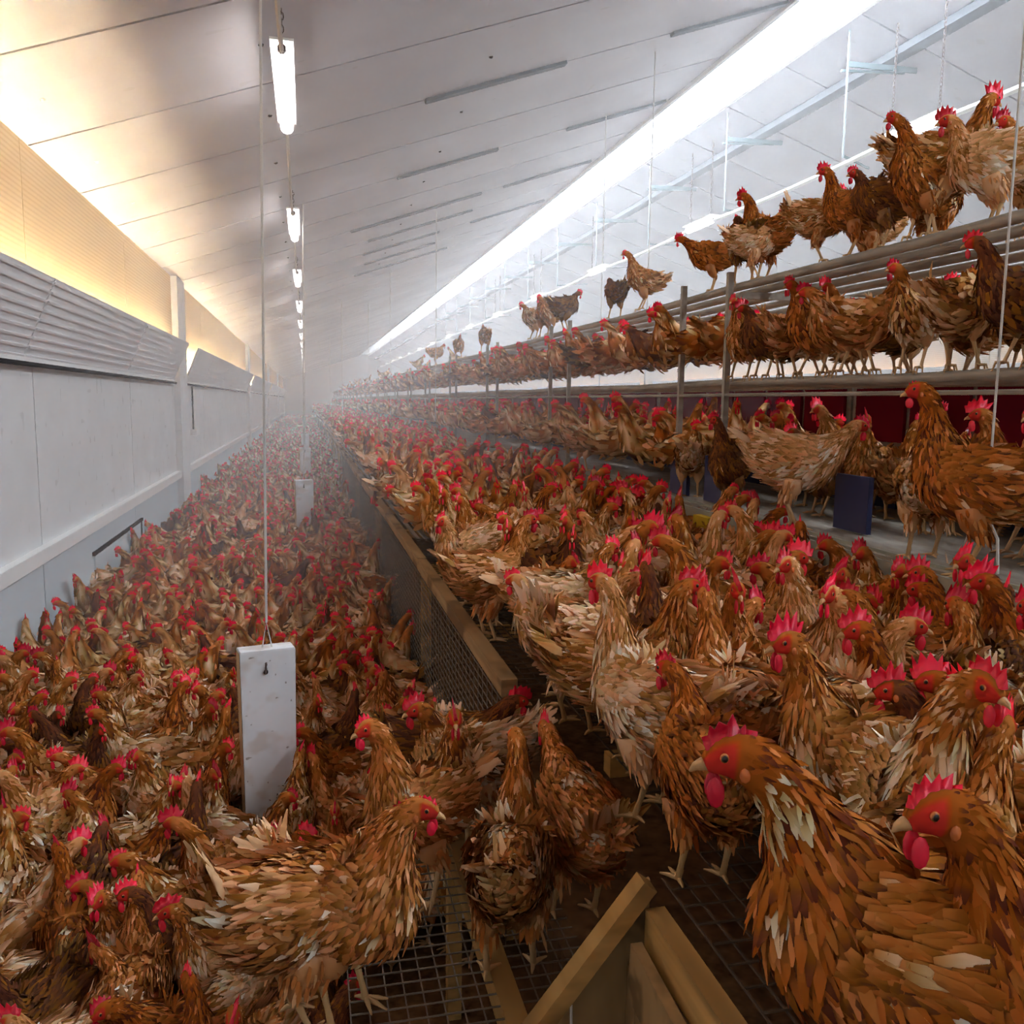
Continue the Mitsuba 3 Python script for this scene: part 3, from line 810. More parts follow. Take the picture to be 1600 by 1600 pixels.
            q = mikit.meshkit.noise(p * 22 + seed * 3.1, seed)
            c1 = np.where((q + g.normal(0, 0.06, n) > 1 - cream * 0.75)[:, None], CREAM, np.where((r < 0.35)[:, None], dark, main))
            c1 = np.where(((aa > 0.6) & (r > 0.5))[:, None], edge, c1)
            jit = g.uniform(0.7, 1.25, (n, 1))
            fl -= nrm * (fl * nrm).sum(1, keepdims=True)
            fl /= np.linalg.norm(fl, axis=1, keepdims=True)
            v, ff, c = blades(p, fl, nrm, L, W, lift, tint((base * 0.5 + main * 0.5) * np.ones((n, 1)), jit), tint(c1, jit), tint(edge * 0.5 + c1 * 0.5, jit), lod == 0)
            cc = body_pt(np.array([-0.015]), np.array([0.062 * sy]), np.array([0.262]))[0]
            ax = body_pt(np.array([0.078]), np.array([0.0]), np.array([0.21]))[0] - body_pt(np.array([0.0]), np.array([0.0]), np.array([0.21]))[0]
            ev, ef = ellipsoid(cc, ax, np.array([0, 0.014 * sy, 0]), np.array([0, 0, 0.044]), main, 10 if lod == 0 else 6)
            v2 = np.vstack([ev, v]); f2 = np.vstack([ef, ff + len(ev)]); c2 = np.vstack([np.tile(main * 0.5 + dark * 0.5, (len(ev), 1)), c])
            out['wing' if w == 0 else 'wing_001'] = (v2, f2, c2, 'mat_feather')
    # tail fan
    nt = (14, 9, 4, 2)[lod]
    a = np.linspace(-1, 1, nt)
    el = tail_up + g.uniform(-0.06, 0.06, nt)
    iT = int(np.argmin(np.abs(s - 9.6)))
    base_p = P[iT] + N[iT] * 0.006 + Lt[iT] * (a * 0.018)[:, None]
    back = np.array([-1.0, 0, 0])
    fl = np.stack([-np.cos(el) * np.cos(a * 0.42), np.sin(a * 0.42) * 1.0, np.sin(el) * (1 - 0.25 * a * a)], 1)
    fl /= np.linalg.norm(fl, axis=1, keepdims=True)
    nrm = np.stack([0.3 * np.ones(nt), a * 0.9, 0.7 * np.ones(nt)], 1)
    nrm -= fl * (fl * nrm).sum(1, keepdims=True)
    nrm /= np.linalg.norm(nrm, axis=1, keepdims=True)
    r = g.random(nt)
    c1 = np.where((r < 0.3 + cream)[:, None], CREAM * 0.5 + edge * 0.5, np.where((r < 0.8)[:, None], main, dark))
    jit = g.uniform(0.85, 1.1, (nt, 1))
    v, ff, c = blades(base_p, fl, nrm, 0.115 * g.uniform(0.8, 1.1, nt), np.full(nt, (0.026, 0.030, 0.026, 0.032)[lod]), np.full(nt, 0.06), tint(base * np.ones((nt, 1)), jit), tint(c1, jit), tint(CREAM * 0.5 + c1 * 0.5, jit), lod < 2)
    out['tail'] = (v, ff, c, 'mat_feather')
    # head furniture
    iH = int(np.argmin(np.abs(s - 1.0)))
    Fh = P[0] - P[int(np.argmin(np.abs(s - 2.0)))]
    Fh /= np.linalg.norm(Fh)
    Sd = np.array([-math.sin(turn), math.cos(turn), 0])
    Up = np.cross(Fh, Sd)
    if Up[2] < 0 and pose[0] != 'peck': Up = -Up
    if pose[0] == 'peck' and Up[0] < 0 and False: Up = -Up
    H = P[iH]
    lean = g.uniform(-0.5, 0.5)
    cb = COMB * (0.82 if lod >= 2 else 1.0) * comb * g.uniform(0.9, 1.15, (len(COMB), 2))
    if lod == 3: cb = cb[[0, 3, 5, 7, 9, 12]]
    tri, vv = [], []
    m = len(cb)
    low = np.stack([np.clip(cb[:, 0] * 0.85, -0.034, 0.03), np.full(m, 0.008)], 1)
    th_ = 0.0055 * (1.1 if lod >= 2 else 1.0)
    up3 = H + Fh * cb[:, :1] + Up * cb[:, 1:] + Sd * (lean * cb[:, 1:] ** 2 * 14)
    lo3 = H + Fh * low[:, :1] + Up * low[:, 1:]
    vv = np.vstack([up3, lo3 + Sd * th_, lo3 - Sd * th_])
    for i in range(m - 1):
        tri += [[m + i, m + i + 1, i + 1, i], [2 * m + i + 1, 2 * m + i, i, i + 1]]
    redc = tint(RED * (1 - g.uniform(0, 0.5)) + PINK * g.uniform(0.0, 0.4), g.uniform(0.75, 1.15))
    out['comb'] = (vv, np.array(tri), np.tile(redc, (len(vv), 1)) * g.uniform(0.9, 1.1, (len(vv), 1)), 'mat_skin')
    kk = (10, 6, 4, 4)[lod]
    for w, sy in enumerate((1, -1)):
        c0 = H + Fh * 0.012 - Up * (0.027 + 0.005 * comb) + Sd * 0.007 * sy
        ev, ef = ellipsoid(c0, Fh * 0.0095, Sd * 0.0045, Up * 0.016 * (0.6 + 0.4 * comb), redc, kk)
        if lod < 3: out['wattle' if w == 0 else 'wattle_001'] = (ev, ef, np.tile(redc * 0.95, (len(ev), 1)), 'mat_skin')
    if lod <= 1:
        mb = MB()
        b0 = P[0]
        mb.tube([b0 - Fh * 0.008, b0 + Fh * 0.004, b0 + Fh * 0.011 - Up * 0.002, b0 + Fh * 0.016 - Up * 0.006], [0.0070, 0.0060, 0.0040, 0.001], 8 if lod == 0 else 5, c=lin((196, 150, 96)))
        out['beak'] = (np.vstack(mb.v), np.vstack(mb.f), np.vstack(mb.c), 'mat_skin')
    if lod == 0:
        for w, sy in enumerate((1, -1)):
            e = H + Sd * 0.0155 * sy + Up * 0.004 + Fh * 0.003
            ev, ef = ellipsoid(e, Fh * 0.0048, Up * 0.0048, Sd * 0.0034 * sy, RED, 10)
            d = ((ev - e) @ Sd) * sy
            ec = np.where((d > 0.0022)[:, None], lin((16, 10, 8)), np.where((d > 0.0006)[:, None], lin((206, 116, 36)), lin((170, 60, 56))))
            out['eye' if w == 0 else 'eye_001'] = (ev, ef, ec, 'mat_skin')
            ev, ef = ellipsoid(H - Fh * 0.016 + Sd * 0.018 * sy - Up * 0.012, Fh * 0.006, Up * 0.008, Sd * 0.003 * sy, RED, 8)
            out['ear_lobe' if w == 0 else 'ear_lobe_001'] = (ev, ef, np.tile(lin((190, 104, 92)), (len(ev), 1)), 'mat_skin')
    if legs and lod <= 1:
        yel = lin((206, 166, 104)) * g.uniform(0.8, 1.05)
        for w, sy in enumerate((1, -1)):
            step = g.uniform(-0.03, 0.03)
            hip, hock, foot = np.array([0.0, 0.045 * sy, 0.175]), np.array([-0.030 + step * 0.5, 0.047 * sy, 0.095]), np.array([0.004 + step, 0.048 * sy, 0.012])
            mb = MB()
            mb.tube([hip, hip * 0.5 + hock * 0.5 + [0.006, 0, 0], hock + [0, 0, 0.006], hock - [0, 0, 0.008]], [0.045, 0.036, 0.017, 0.009], 10 if lod == 0 else 6, c=base * 0.5 + main * 0.5)
            mb.tube([hock, hock * 0.4 + foot * 0.6, foot], [0.0085, 0.0062, 0.0075], 8 if lod == 0 else 5, c=yel)
            drop = -0.028 if perch else -0.006
            for an, ln in ((-0.6, 0.046), (0.0, 0.056), (0.6, 0.046), (math.pi, 0.028)):
                d = np.array([math.cos(an), math.sin(an), 0])
                mid = foot + d * ln * 0.55 + [0, 0, -0.002 if not perch else 0.0]
                mb.tube([foot, mid, foot + d * ln * (0.75 if perch else 1.0) + [0, 0, drop]], [0.006, 0.0045, 0.002], 6 if lod == 0 else 4, c=yel)
            out['leg' if w == 0 else 'leg_001'] = (np.vstack(mb.v), np.vstack(mb.f), np.vstack(mb.c), 'mat_skin')
            # loose feathers on the thigh
            if lod == 0:
                n = 60
                t = g.uniform(0, 0.85, n); a = g.uniform(0, 2 * np.pi, n)
                rr = 0.042 - 0.022 * t
                nn = np.stack([np.cos(a), np.sin(a), 0 * a], 1)
                p = hip + (hock - hip) * t[:, None] + nn * rr[:, None]
                fl = np.tile((hock - hip) / np.linalg.norm(hock - hip), (n, 1)) + g.normal(0, 0.1, (n, 3))
                cc = np.where((g.random(n) < 0.4)[:, None], base, main) * g.uniform(0.85, 1.1, (n, 1))
                v, ff, c = blades(p, fl, nn, g.uniform(0.022, 0.04, n), np.full(n, 0.009), np.full(n, 0.16), cc, cc, cc, False)
                bv, bff, bc, _ = out['plumage']
                out['plumage'] = (np.vstack([bv, v]), np.vstack([bff, ff + len(bv)]), np.vstack([bc, c]), 'mat_feather')
    for q in list(out):
        v = out[q][0] * np.array([0.90, 0.97, 1.02]); out[q] = (v,) + tuple(out[q][1:])
    if sit:
        for q in list(out):
            if q.startswith('leg'): continue
            v = out[q][0].copy(); v[:, 2] -= sit
            out[q] = (v,) + out[q][1:]
    return out


def place_verts(v, x, y, z, yaw, sc):
    c, s = math.cos(yaw), math.sin(yaw)
    return np.stack([x + sc * (v[:, 0] * c - v[:, 1] * s), y + sc * (v[:, 0] * s + v[:, 1] * c), z + sc * v[:, 2]], 1)


def add_hen(sp):
    k = numbered('hen')
    parts = hen_parts(**sp['shape'], lod=sp['lod'])
    for name, (v, f, c, mat) in parts.items():
        MB().add(place_verts(v, *sp['at']), f, c).put(f'{k}__{name}', mat, smooth=True)
        if name == 'plumage': labels[f'{k}__plumage'] = {'kind': 'stuff'}
    tag(k, sp['label'], 'hen', sp.get('group'))
    return k


specs = []


def named(x, y, z, deg, label, pose='normal', to='alert', mixw=0.0, turn=0, tilt=0.0, tone='ginger', sc=1.0, comb=1.0, **more):
    specs.append({'at': (x, y, z, math.radians(deg), sc * 0.92), 'label': label, 'named': True,
                  'shape': dict(pose=(pose, to), mixw=mixw, turn=math.radians(turn), tilt=tilt, tone=tone, seed=1000 + len(specs), comb=comb, **more)})


# --- hens on the near slats
Z = ZS
named(0.57, 0.69, Z, 158, 'big russet hen closest to the camera with a pale cheek, facing the ramp', 'normal', 'alert', 0.1, 5, 0.26, 'russet', 1.19, 0.78, cheek=True)
named(0.703, 0.578, Z, 155, 'brown hen with a bright comb cut off by the right frame edge', 'normal', 'alert', 0.1, 18, 0.14, 'russet', 1.15, 0.78)
named(0.889, 1.195, Z, 155, 'tall necked ginger hen with wide back and raised pale tail behind the russet one', 'alert', 'normal', 0.45, 25, 0.05, 'ginger', 1.02, 1.15, tail_up=0.8)
named(1.118, 1.320, Z, 150, 'ginger hen with a bright serrated comb looking towards the camera side', 'normal', 'alert', 0.2, 20, 0.0, 'russet', 1.0, 1.1)
named(1.041, 1.126, Z, 140, 'dark necked hen with its head sunk low behind the tall necked hen', 'tuck', 'normal', 0.2, 20, 0.0, 'dark', 1.0, 1.1)
named(1.083, 1.078, Z, 120, 'hen showing only a red comb behind the dark necked one', 'tuck', 'normal', 0.5, 30, 0.0, 'russet', 1.0, 1.1)
named(1.028, 0.990, Z, 95, 'hen seen from behind with a pale rump and a large red comb', 'normal', 'tuck', 0.4, 0, 0.0, 'mottled', 0.97, 1.2)
named(0.767, 0.872, Z, 20, 'ginger hen at the frame edge bending its neck to the right', 'normal', 'alert', 0.0, 10, 0.0, 'ginger', 1.0, 1.1)
named(0.67, 1.72, Z, -12, 'upright ginger hen in profile with white feathers on its back', 'alert', 'normal', 0.4, 8, 0.0, 'ginger', 1.0, 1.1)
named(0.64, 1.96, Z, 35, 'pale buff hen with a fanned cream tail at the wooden rail', 'low', 'normal', 0.3, -20, -0.1, 'buff', 1.06, 0.9, tail_up=1.15)
named(0.796, 1.474, Z, 92, 'ginger hen seen from behind with a brown neck and loose back feathers', 'normal', 'alert', 0.4, -10, 0.0, 'gold', 1.02, 1.0)
named(0.635, 1.26, Z, 88, 'brown hen standing on one leg at the ramp corner', 'normal', 'tuck', 0.3, 25, 0.12, 'russet', 0.92, 0.9)
named(0.931, 1.789, Z, 255, 'hen facing the camera with a bright pink comb and wattles', 'normal', 'alert', 0.5, 0, 0.0, 'ginger', 1.0, 1.2)
named(1.086, 1.984, Z, -20, 'ginger hen looking right with a serrated pink comb near the trough', 'alert', 'normal', 0.3, 5, 0.0, 'ginger', 1.0, 1.2)
named(1.618, 1.779, Z, 150, 'brown hen with a pale face beside the trough cords', 'normal', 'alert', 0.2, 10, 0.0, 'russet', 1.0, 1.1)
named(1.251, 1.339, Z, 70, 'brown hen seen from behind with two combs meeting above it', 'normal', 'alert', 0.4, 15, 0.0, 'ginger', 1.0, 1.1)
named(0.60, 2.80, Z, 10, 'golden hen with a brown neck standing over the fence rail', 'normal', 'alert', 0.5, 0, 0.0, 'gold', 1.0, 1.0)
named(0.74, 2.40, Z, 15, 'orange hen just behind the fanned tail at the rail', 'normal', 'low', 0.2, 0, 0.0, 'mottled', 1.0, 1.0)
named(0.61, 3.25, Z, 200, 'plump pale pink hen leaning out over the fence rail', 'tuck', 'normal', 0.2, 20, -0.1, 'buff', 1.05, 0.9)
named(1.60, 1.72, Z, 200, 'ginger hen with head high just left of the trough cords', 'alert', 'normal', 0.1, 0, 0.1, 'ginger', 1.05, 1.1)
named(1.52, 1.48, Z, 160, 'russet hen with a large comb below the trough at the frame edge', 'alert', 'normal', 0.3, 10, 0.1, 'russet', 1.05, 1.2)
named(1.66, 1.56, Z, 240, 'mottled hen stretching up against the trough', 'alert', 'normal', 0.0, 0, 0.15, 'mottled', 1.08, 1.1)
named(1.38, 1.22, Z, 100, 'golden hen seen from behind at the frame edge', 'alert', 'normal', 0.4, 0, 0.1, 'gold', 1.02, 1.1)
# --- hens on the wire step
Z = ZP
named(0.061, 1.446, Z, 318, 'golden ragged hen on the wire step, head turned back to the camera', 'alert', 'normal', 0.5, 20, 0.12, 'gold', 1.05, 0.6, tail_up=0.5, fluff=1.5)
named(-0.03, 1.45, Z, 22, 'golden hen with cocked tail, left of the ragged one on the wire step', 'low', 'normal', 0.3, -20, -0.12, 'gold', 1.05, 0.7, tail_up=1.1, fluff=1.4)
named(0.366, 1.507, Z, 70, 'ginger hen seen from behind on the wooden beam with a smooth brown neck', 'alert', 'normal', 0.3, 15, -0.12, 'ginger', 1.02, 0.3)
named(0.545, 1.66, Z, 95, 'tawny hen with fluffy hind quarters turned to the camera beside the ramp', 'low', 'normal', 0.3, 0, 0.12, 'gold', 1.05, 0.9, tail_up=1.0)
named(0.324, 1.971, Z, 265, 'hen facing the camera with a thin red comb and pale bare neck', 'normal', 'alert', 0.4, 0, 0.0, 'mottled', 1.0, 1.1, bare=0.5)
named(0.404, 2.054, Z, 190, 'hen with a ruffled pale neck and floppy pink comb, looking left', 'normal', 'low', 0.3, 10, 0.0, 'mottled', 1.0, 1.1, bare=0.4)
named(0.337, 2.107, Z, 350, 'dark brown hen with crimson comb half hidden at the mesh fence', 'low', 'normal', 0.3, 10, 0.0, 'dark', 1.0, 1.1)
named(0.220, 1.789, Z, 215, 'slender orange hen with a pale breast and small comb standing tall', 'alert', 'normal', 0.0, -10, 0.14, 'gold', 1.0, 0.7)
# --- hens at the trough and on the tier deck
Z = ZD
named(1.76, 1.98, Z, 136, 'big dark russet hen in profile standing at the trough beside the cord', 'alert', 'normal', 0.2, 20, 0.05, 'russet', 1.20, 0.5, tail_up=0.3)
named(1.78, 2.90, Z, -38, 'large buff hen with a full pale belly beside the blue divider', 'low', 'normal', 0.2, 30, -0.05, 'buff', 1.18, 0.9)
named(1.800, 3.466, Z, 215, 'slim dark hen with a red comb left of the buff hen', 'alert', 'normal', 0.2, -20, 0.1, 'dark', 0.935, 1.0)
named(2.150, 2.220, Z, 165, 'ginger hen with a pale pink comb looking left at the frame edge', 'alert', 'normal', 0.5, -10, 0.0, 'ginger', 1.087, 1.2)
named(2.250, 3.172, Z, 240, 'hen with a pink comb facing forward behind the big russet hen', 'alert', 'normal', 0.4, 0, 0.0, 'ginger', 1.002, 1.2)
named(1.82, 2.24, Z, 70, 'mottled hen turned away with a ruffled back left of the big russet one', 'low', 'peck', 0.4, 0, -0.1, 'mottled', 1.05, 1.0)
named(1.850, 3.957, Z, 60, 'hen with curled pale wing feathers at the trough', 'low', 'normal', 0.4, 0, 0.0, 'mottled', 0.935, 1.0)
named(1.85, 5.6, Z, 10, 'pale backed hen stretched flat above the crowd', 'low', 'tuck', 0.1, 0, 0.0, 'buff', 1.05, 0.8)
# --- hens on the top rail
Z = ZU + 0.015
pr = dict(perch=True, sc=0.86)
named(2.050, 2.559, Z, -25, 'hen at the frame edge on the top rail with a spread bright comb', 'normal', 'alert', 0.5, 30, 0.0, 'ginger', comb=1.3, perch=True, sc=1.087)
named(2.120, 2.427, Z, 150, 'pale bodied hen on long legs on the top rail looking left', 'tuck', 'normal', 0.4, 10, -0.05, 'buff', comb=1.1, perch=True, sc=1.006)
named(1.970, 2.565, Z, 185, 'tall russet hen upright on the top rail, head turned left', 'alert', 'normal', 0.0, -15, 0.28, 'russet', comb=0.7, perch=True, sc=0.854)
named(2.000, 2.799, Z, 160, 'dark rounded hen on the top rail with its head drawn in', 'tuck', 'normal', 0.0, 20, 0.05, 'dark', comb=0.9, perch=True, sc=0.804)
named(2.020, 2.987, Z, 150, 'ginger hen with bare throat on the top rail looking left', 'normal', 'alert', 0.4, 10, 0.0, 'russet', comb=1.1, bare=0.3, perch=True, sc=0.814)
named(1.970, 3.128, Z, -35, 'brown hen on the top rail with its pale tail cocked left', 'low', 'tuck', 0.4, 0, 0.0, 'ginger', comb=0.9, tail_up=1.1, perch=True, sc=0.804)
named(1.970, 3.620, Z, -35, 'pale cream hen with a curled head and dark hackle on the top rail', 'tuck', 'normal', 0.4, 20, 0.05, 'buff', comb=1.0, perch=True, sc=0.804)
named(2.020, 3.651, Z, 110, 'brown hen upright on the top rail above the cream one', 'alert', 'normal', 0.2, 20, 0.12, 'russet', comb=1.0, perch=True, sc=0.931)
named(1.970, 3.741, Z, 80, 'dark hen seen from behind on the top rail', 'tuck', 'normal', 0.3, 0, 0.25, 'dark', comb=0.8, perch=True, sc=0.908)
named(1.970, 4.075, Z, 150, 'brown hen leaning left on the top rail with its neck stretched', 'low', 'normal', 0.2, 0, 0.05, 'russet', comb=1.0, perch=True, sc=0.804)
named(1.970, 4.964, Z, 165, 'lone ginger hen on the top rail with a pale breast looking left', 'normal', 'alert', 0.6, 0, 0.2, 'ginger', comb=0.7, perch=True, sc=0.804)
named(2.000, 5.532, Z, 95, 'small dark hen on the top rail next to the lone ginger one', 'tuck', 'normal', 0.0, 0, 0.1, 'dark', comb=0.6, perch=True, sc=0.804)
for i, (x, y, d, t) in enumerate([(1.97, 7.0, 200, 'ginger'), (2.0, 7.3, 100, 'russet'), (1.97, 7.55, 190, 'mottled'), (1.97, 6.55, 10, 'dark'), (1.97, 9.7, 90, 'russet'), (1.97, 11.4, 270, 'russet'), (1.97, 13.4, 0, 'ginger')]):
    named(x, y, Z, d, ['left hen of the cluster on the far part of the top rail', 'middle hen of the far cluster, comb raised', 'right hen of the far cluster on the top rail', 'dark hen slipping off the rail past the far cluster', 'single round hen on the far top rail', 'single hen further along the far top rail', 'hen with spread wings shape on the farthest visible rail'][i], 'normal' if i == 1 else 'tuck', 'alert', 0.4 if i == 1 else 0.1, 0, 0.1, t, comb=1.0, **pr)
named(2.27, 2.42, Z, 185, 'brown hen behind the pale bodied one on the second top rail', 'tuck', 'normal', 0.3, 0, 0.1, 'ginger', comb=1.0, perch=True, sc=0.98)
named(2.27, 2.85, Z, 20, 'russet hen on the second top rail behind the tall one', 'tuck', 'normal', 0.2, 0, 0.1, 'russet', comb=1.0, perch=True, sc=0.95)
named(2.27, 3.25, Z, 170, 'ginger hen on the second top rail behind the cocked tail', 'tuck', 'normal', 0.2, 0, 0.1, 'ginger', comb=1.0, perch=True, sc=0.92)
# --- a few distinct hens of the floor
named(-0.206, 2.097, 0, 200, 'hen on the litter with a curved bright red comb and pale neck', 'normal', 'alert', 0.3, 0, 0.0, 'mottled', 1.0, 1.2)
named(-0.417, 2.039, 0, 95, 'hen seen from behind with a golden shoulder, between two red combs', 'alert', 'normal', 0.3, 0, 0.0, 'gold', 1.0, 0.8)
named(-0.459, 2.239, 0, 250, 'hen with a white breast facing the camera on the litter', 'alert', 'normal', 0.5, 0, 0.1, 'mottled', 1.0, 1.1)
named(-0.210, 2.298, 0, 60, 'dark hen with a glossy black neck patch and red comb below the hanging board', 'low', 'normal', 0.3, 0, 0.0, 'dark', 1.0, 1.2)

# --- the crowd: dart throwing on each level
DIRS = ['facing far end', 'facing the wall', 'facing near end', 'facing the nests']
taken = {0: [], 1: [], 2: [], 3: [], 4: []}
def level_of(z): return int(np.argmin([abs(z - q) for q in (0, ZP, ZS, ZD, 9)]))
for sp in specs: taken[level_of(sp['at'][2])].append((sp['at'][0], sp['at'][1]))


def darts(x0, x1, y0, y1, r, tries, old, seed):
    g = np.random.default_rng(seed)
    cell = {}
    def add(p): cell.setdefault((int(p[0] // r), int(p[1] // r)), []).append(p)
    for p in old: add(p)
    got = []
    for x, y in np.stack([g.uniform(x0, x1, tries), g.uniform(y0, y1, tries)], 1):
        i, j = int(x // r), int(y // r)
        if all((x - a) ** 2 + (y - b) ** 2 > r * r for di in (-1, 0, 1) for dj in (-1, 0, 1) for a, b in cell.get((i + di, j + dj), ())):
            add((x, y)); got.append((x, y))
    return got


def crowd(points, z, zone, seed, yaw0=None, tones=None, perch=False, poses=None, size=1.0, sit=0.0):
    g = np.random.default_rng(seed)
    for x, y in points:
        ps = poses or (['normal'] * 4 + ['alert'] * 3 + ['low'] * 2 + ['tuck'] * 2 + ['peck'])
        pose = ps[g.integers(len(ps))]
        to = 'alert' if pose in ('normal', 'tuck') else 'normal'
        yaw = g.uniform(0, 360) if yaw0 is None else (yaw0[g.integers(len(yaw0))] + g.normal(0, 22))
        tn = (tones or ['ginger', 'ginger', 'russet', 'gold', 'mottled', 'mottled', 'mottled', 'buff', 'buff', 'dark'])
        tone = tn[g.integers(len(tn))]
        d = DIRS[int(((yaw % 360) + 270 + 45) // 90 % 4)]
        head = {'normal': 'neck at ease', 'alert': 'neck stretched up', 'low': 'head lowered', 'tuck': 'neck drawn in', 'peck': 'pecking down'}[pose]
        desc = {'ginger': 'ginger hen', 'russet': 'russet hen', 'gold': 'golden hen', 'mottled': 'mottled hen', 'buff': 'buff hen', 'dark': 'dark hen'}[tone]
        lab = f'{desc}, {head}, {zone(x, y)}, {d}'
        specs.append({'at': (x, y, z, math.radians(yaw), g.uniform(0.93, 1.06) * (0.88 if perch else 1.0) * size), 'label': lab, 'named': False, 'level': z,
                      'shape': dict(pose=(pose, to), mixw=g.uniform(0, 0.45) if pose != 'peck' else g.uniform(0, 0.2), turn=math.radians(g.normal(0, 28)), tilt=g.uniform(-0.04, 0.26) + (0.1 if z < 0.1 else 0.0), tone=tone,
                                    seed=int(g.integers(1e6)), comb=g.uniform(0.8, 1.25), tail_up=g.uniform(0.2, 0.9), perch=perch, sit=sit)})


def floor_zone(x, y):
    if y < 1.75: return 'on litter by the wire step' if x > -0.55 else 'on the nearest litter'
    if x < -1.1: return 'along the white wall'
    if y > 4.6: return 'far down the litter aisle'
    if y > 3.1: return 'past the hanging board' if x < 0.2 else 'by the fence past the board'
    return 'between wall and board' if x < -0.3 else 'around the hanging board' if x < 0.1 else 'by the mesh fence'


def slat_zone(x, y):
    return ('on near slats' if y < 2.0 else 'on slats' if y < 3.5 else 'far along slats') + (' by the rail' if x < 0.85 else ' by the trough' if x > 1.35 else ' mid deck')


board_keep = [(-0.21, 2.98), (-0.148, 2.98), (-0.08, 2.98), (-0.035, 9.2)]
step_keep = [(a, b) for a in np.arange(0.12, 0.56, 0.11) for b in np.arange(0.95, 2.2, 0.12)]
pts = darts(XL + 0.10, XF - 0.10, 1.66, 6.0, 0.136, 16000, taken[0] + board_keep + step_keep, 11)
crowd(pts, 0.0, floor_zone, 12, None, None, False, ['normal'] * 4 + ['alert'] * 8 + ['low'] * 1 + ['tuck'] * 1, 0.87)
pts = darts(XL + 0.10, XF - 0.10, 6.0, YF - 1, 0.165, 60000, board_keep, 13)
crowd(pts, 0.0, floor_zone, 14)
pts = darts(XF + 0.05, XA - 0.03, 0.75, 6.0, 0.150, 8000, taken[2], 15)
pts = [p for p in pts if not (p[1] < 1.35 and p[0] < 0.85)]
crowd(pts, ZS, slat_zone, 16, None, None, False, ['normal'] * 4 + ['alert'] * 5 + ['tuck'] * 2 + ['low'], 0.92)
pts = darts(XF + 0.05, XA - 0.03, 6.0, YF - 1, 0.165, 40000, [], 17)
crowd(pts, ZS, slat_zone, 18)
pts = darts(XA + 0.08, 2.52, 1.6, 6.0, 0.155, 4000, taken[3], 19)
pts = [p for p in pts if p[0] > 2.08 or p[1] > 4.2]
crowd(pts, ZD, lambda x, y: 'on the tier ' + ('behind the trough' if x < 2.1 else 'before the nest flaps'), 20, [170, 10, 190, 250], None, False, ['normal'] * 3 + ['alert'] * 2 + ['tuck', 'low'], 1.0, 0.045)
pts = darts(XA + 0.10, 2.45, 6.0, 60, 0.19, 9000, [], 21)
crowd(pts, ZD, lambda x, y: 'far along the tier deck', 22, [170, 10, 190, 250], None, False, None, 1.0, 0.05)
low_ok = ['normal', 'tuck', 'tuck', 'low', 'tuck', 'normal']
for q, xr in enumerate((1.95, 2.2, 2.45)):
    g = np.random.default_rng(30 + q)
    y, ptsl = 1.55 + 0.1 * q, []
    while y < 50:
        ptsl.append((xr, y))
        y += g.uniform(0.15, 0.25) * (1 if y < 9 else 1.4) * (1 if q == 0 else 1.5)
    crowd(ptsl, ZL + 0.015, lambda x, y: ('on the front lower rail' if x < 2 else 'on a rear lower rail'), 40 + q, [180, 0, 170, 10], ['ginger', 'gold', 'russet', 'mottled', 'dark', 'gold'], True, low_ok, 1.0, 0.03)
g = np.random.default_rng(50)
for q, xr in enumerate((2.27, 2.65, 2.9)):
    ptsl = [(xr, y) for y in g.uniform(15, 60, 10)]
    crowd(ptsl, ZU + 0.015, lambda x, y: 'on the far top rail', 51 + q, [180, 0], None, True, ['tuck', 'normal'])

# --- rank by size in the picture: the 300 largest in view are individuals, the rest one flock per level
def in_view(p):
    c = CAM.T @ (np.array(p) - EYE)
    if c[2] < 0.2: return 0.0
    px, py = 800 + FPX * c[0] / c[2], 800 + FPX * c[1] / c[2]
    m = FPX * 0.22 / c[2]
    return 0.0 if px < -m or px > 1600 + m or py < -m or py > 1600 + m else FPX / c[2]


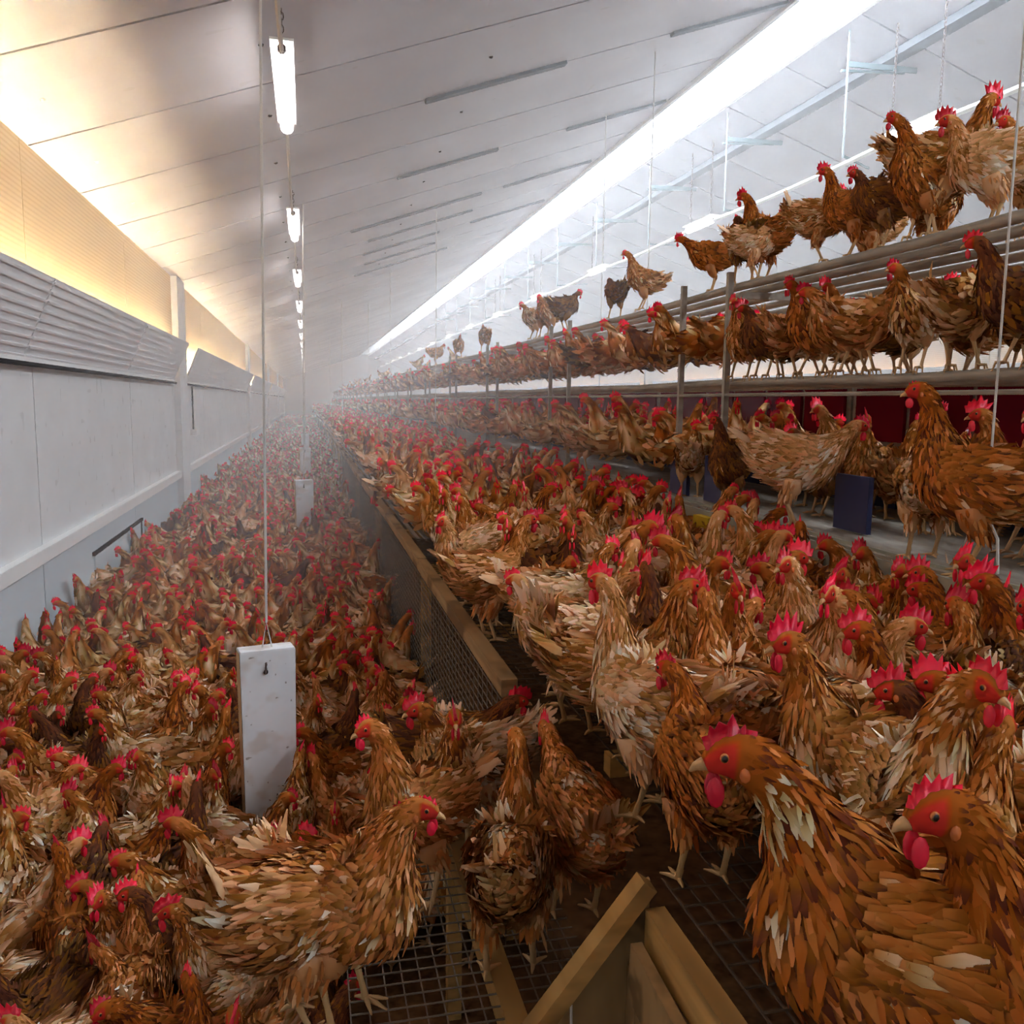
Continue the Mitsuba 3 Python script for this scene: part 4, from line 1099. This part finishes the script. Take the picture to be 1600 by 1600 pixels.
for sp in specs:
    x, y, z = sp['at'][:3]
    sp['size'] = in_view((x, y, z + 0.22))
specs = [sp for sp in specs if sp['named'] or sp['size'] > 0]
specs.sort(key=lambda sp: (-int(sp['named']), -sp['size']))
single, rest = specs[:300], specs[300:]
names_used = {}
for sp in single: names_used[sp['label']] = names_used.get(sp['label'], 0) + 1
for sp in single:
    if names_used[sp['label']] > 1: sp['group'] = sp['label']
    sp['lod'] = 0 if sp['size'] > 600 or (sp['named'] and sp['size'] > 330) else 1
    add_hen(sp)

# flocks: low templates, recoloured and placed
LOW = {}
g = np.random.default_rng(77)
def low_hen(sp, lod):
    key = (sp['shape']['pose'][0], sp['shape']['tone'], lod, int(sp['shape']['seed']) % 3)
    if key not in LOW:
        sh = {**sp['shape'], 'seed': key[3] + 5, 'turn': (key[3] - 1) * 0.5, 'comb': 1.1}
        V, F, C, n = [], [], [], 0
        for name, (v, f, c, mat) in hen_parts(**sh, lod=lod).items():
            f = np.asarray(f)
            if f.shape[1] == 4: f = np.vstack([f[:, [0, 1, 2]], f[:, [0, 2, 3]]])
            V.append(v); F.append(f + n); C.append(c); n += len(v)
        LOW[key] = (np.vstack(V), np.vstack(F), np.vstack(C))
    return LOW[key]


flocks = {'litter_flock': ('distant mass of brown hens covering the litter aisle', lambda z: z < 0.3), 'slat_flock': ('distant mass of hens with red combs filling the slats', lambda z: 0.3 < z < 1.0),
          'tier_flock': ('distant hens crowding the tier deck under the perch rails', lambda z: 1.0 < z < 1.5), 'perch_flock': ('distant hens lined up on the perch rails', lambda z: z > 1.5)}
for name, (lab, ok) in flocks.items():
    m = MB()
    for sp in rest:
        if ok(sp['at'][2]):
            v, f, c = low_hen(sp, 2 if sp['size'] > 105 else 3)
            m.add(place_verts(v, *sp['at']), f, tint(c, g.uniform(0.8, 1.15)))
    if m.n:
        m.put(name, 'mat_feather', smooth=True)
        tag(name, lab, 'hens', None, 'stuff')

# ------------------------------------------------------------------ dust haze in the far part of the shed
if HAZE > 0:
    scene['dust_haze'] = {'type': 'cube', 'to_world': T().translate([(XL + XR) / 2, (4.2 + YF) / 2 + 0.02, 2.6]).scale([(XR - XL) / 2 + 0.15, (YF - 4.2) / 2 + 0.05, 2.75]), 'bsdf': {'type': 'null'},
                          'interior': {'type': 'homogeneous', 'albedo': {'type': 'rgb', 'value': [0.985, 0.985, 0.985]}, 'sigma_t': HAZE}}
    tag('dust_haze', 'thin whitish dust haze filling the far end of the shed', 'haze', None, 'stuff')
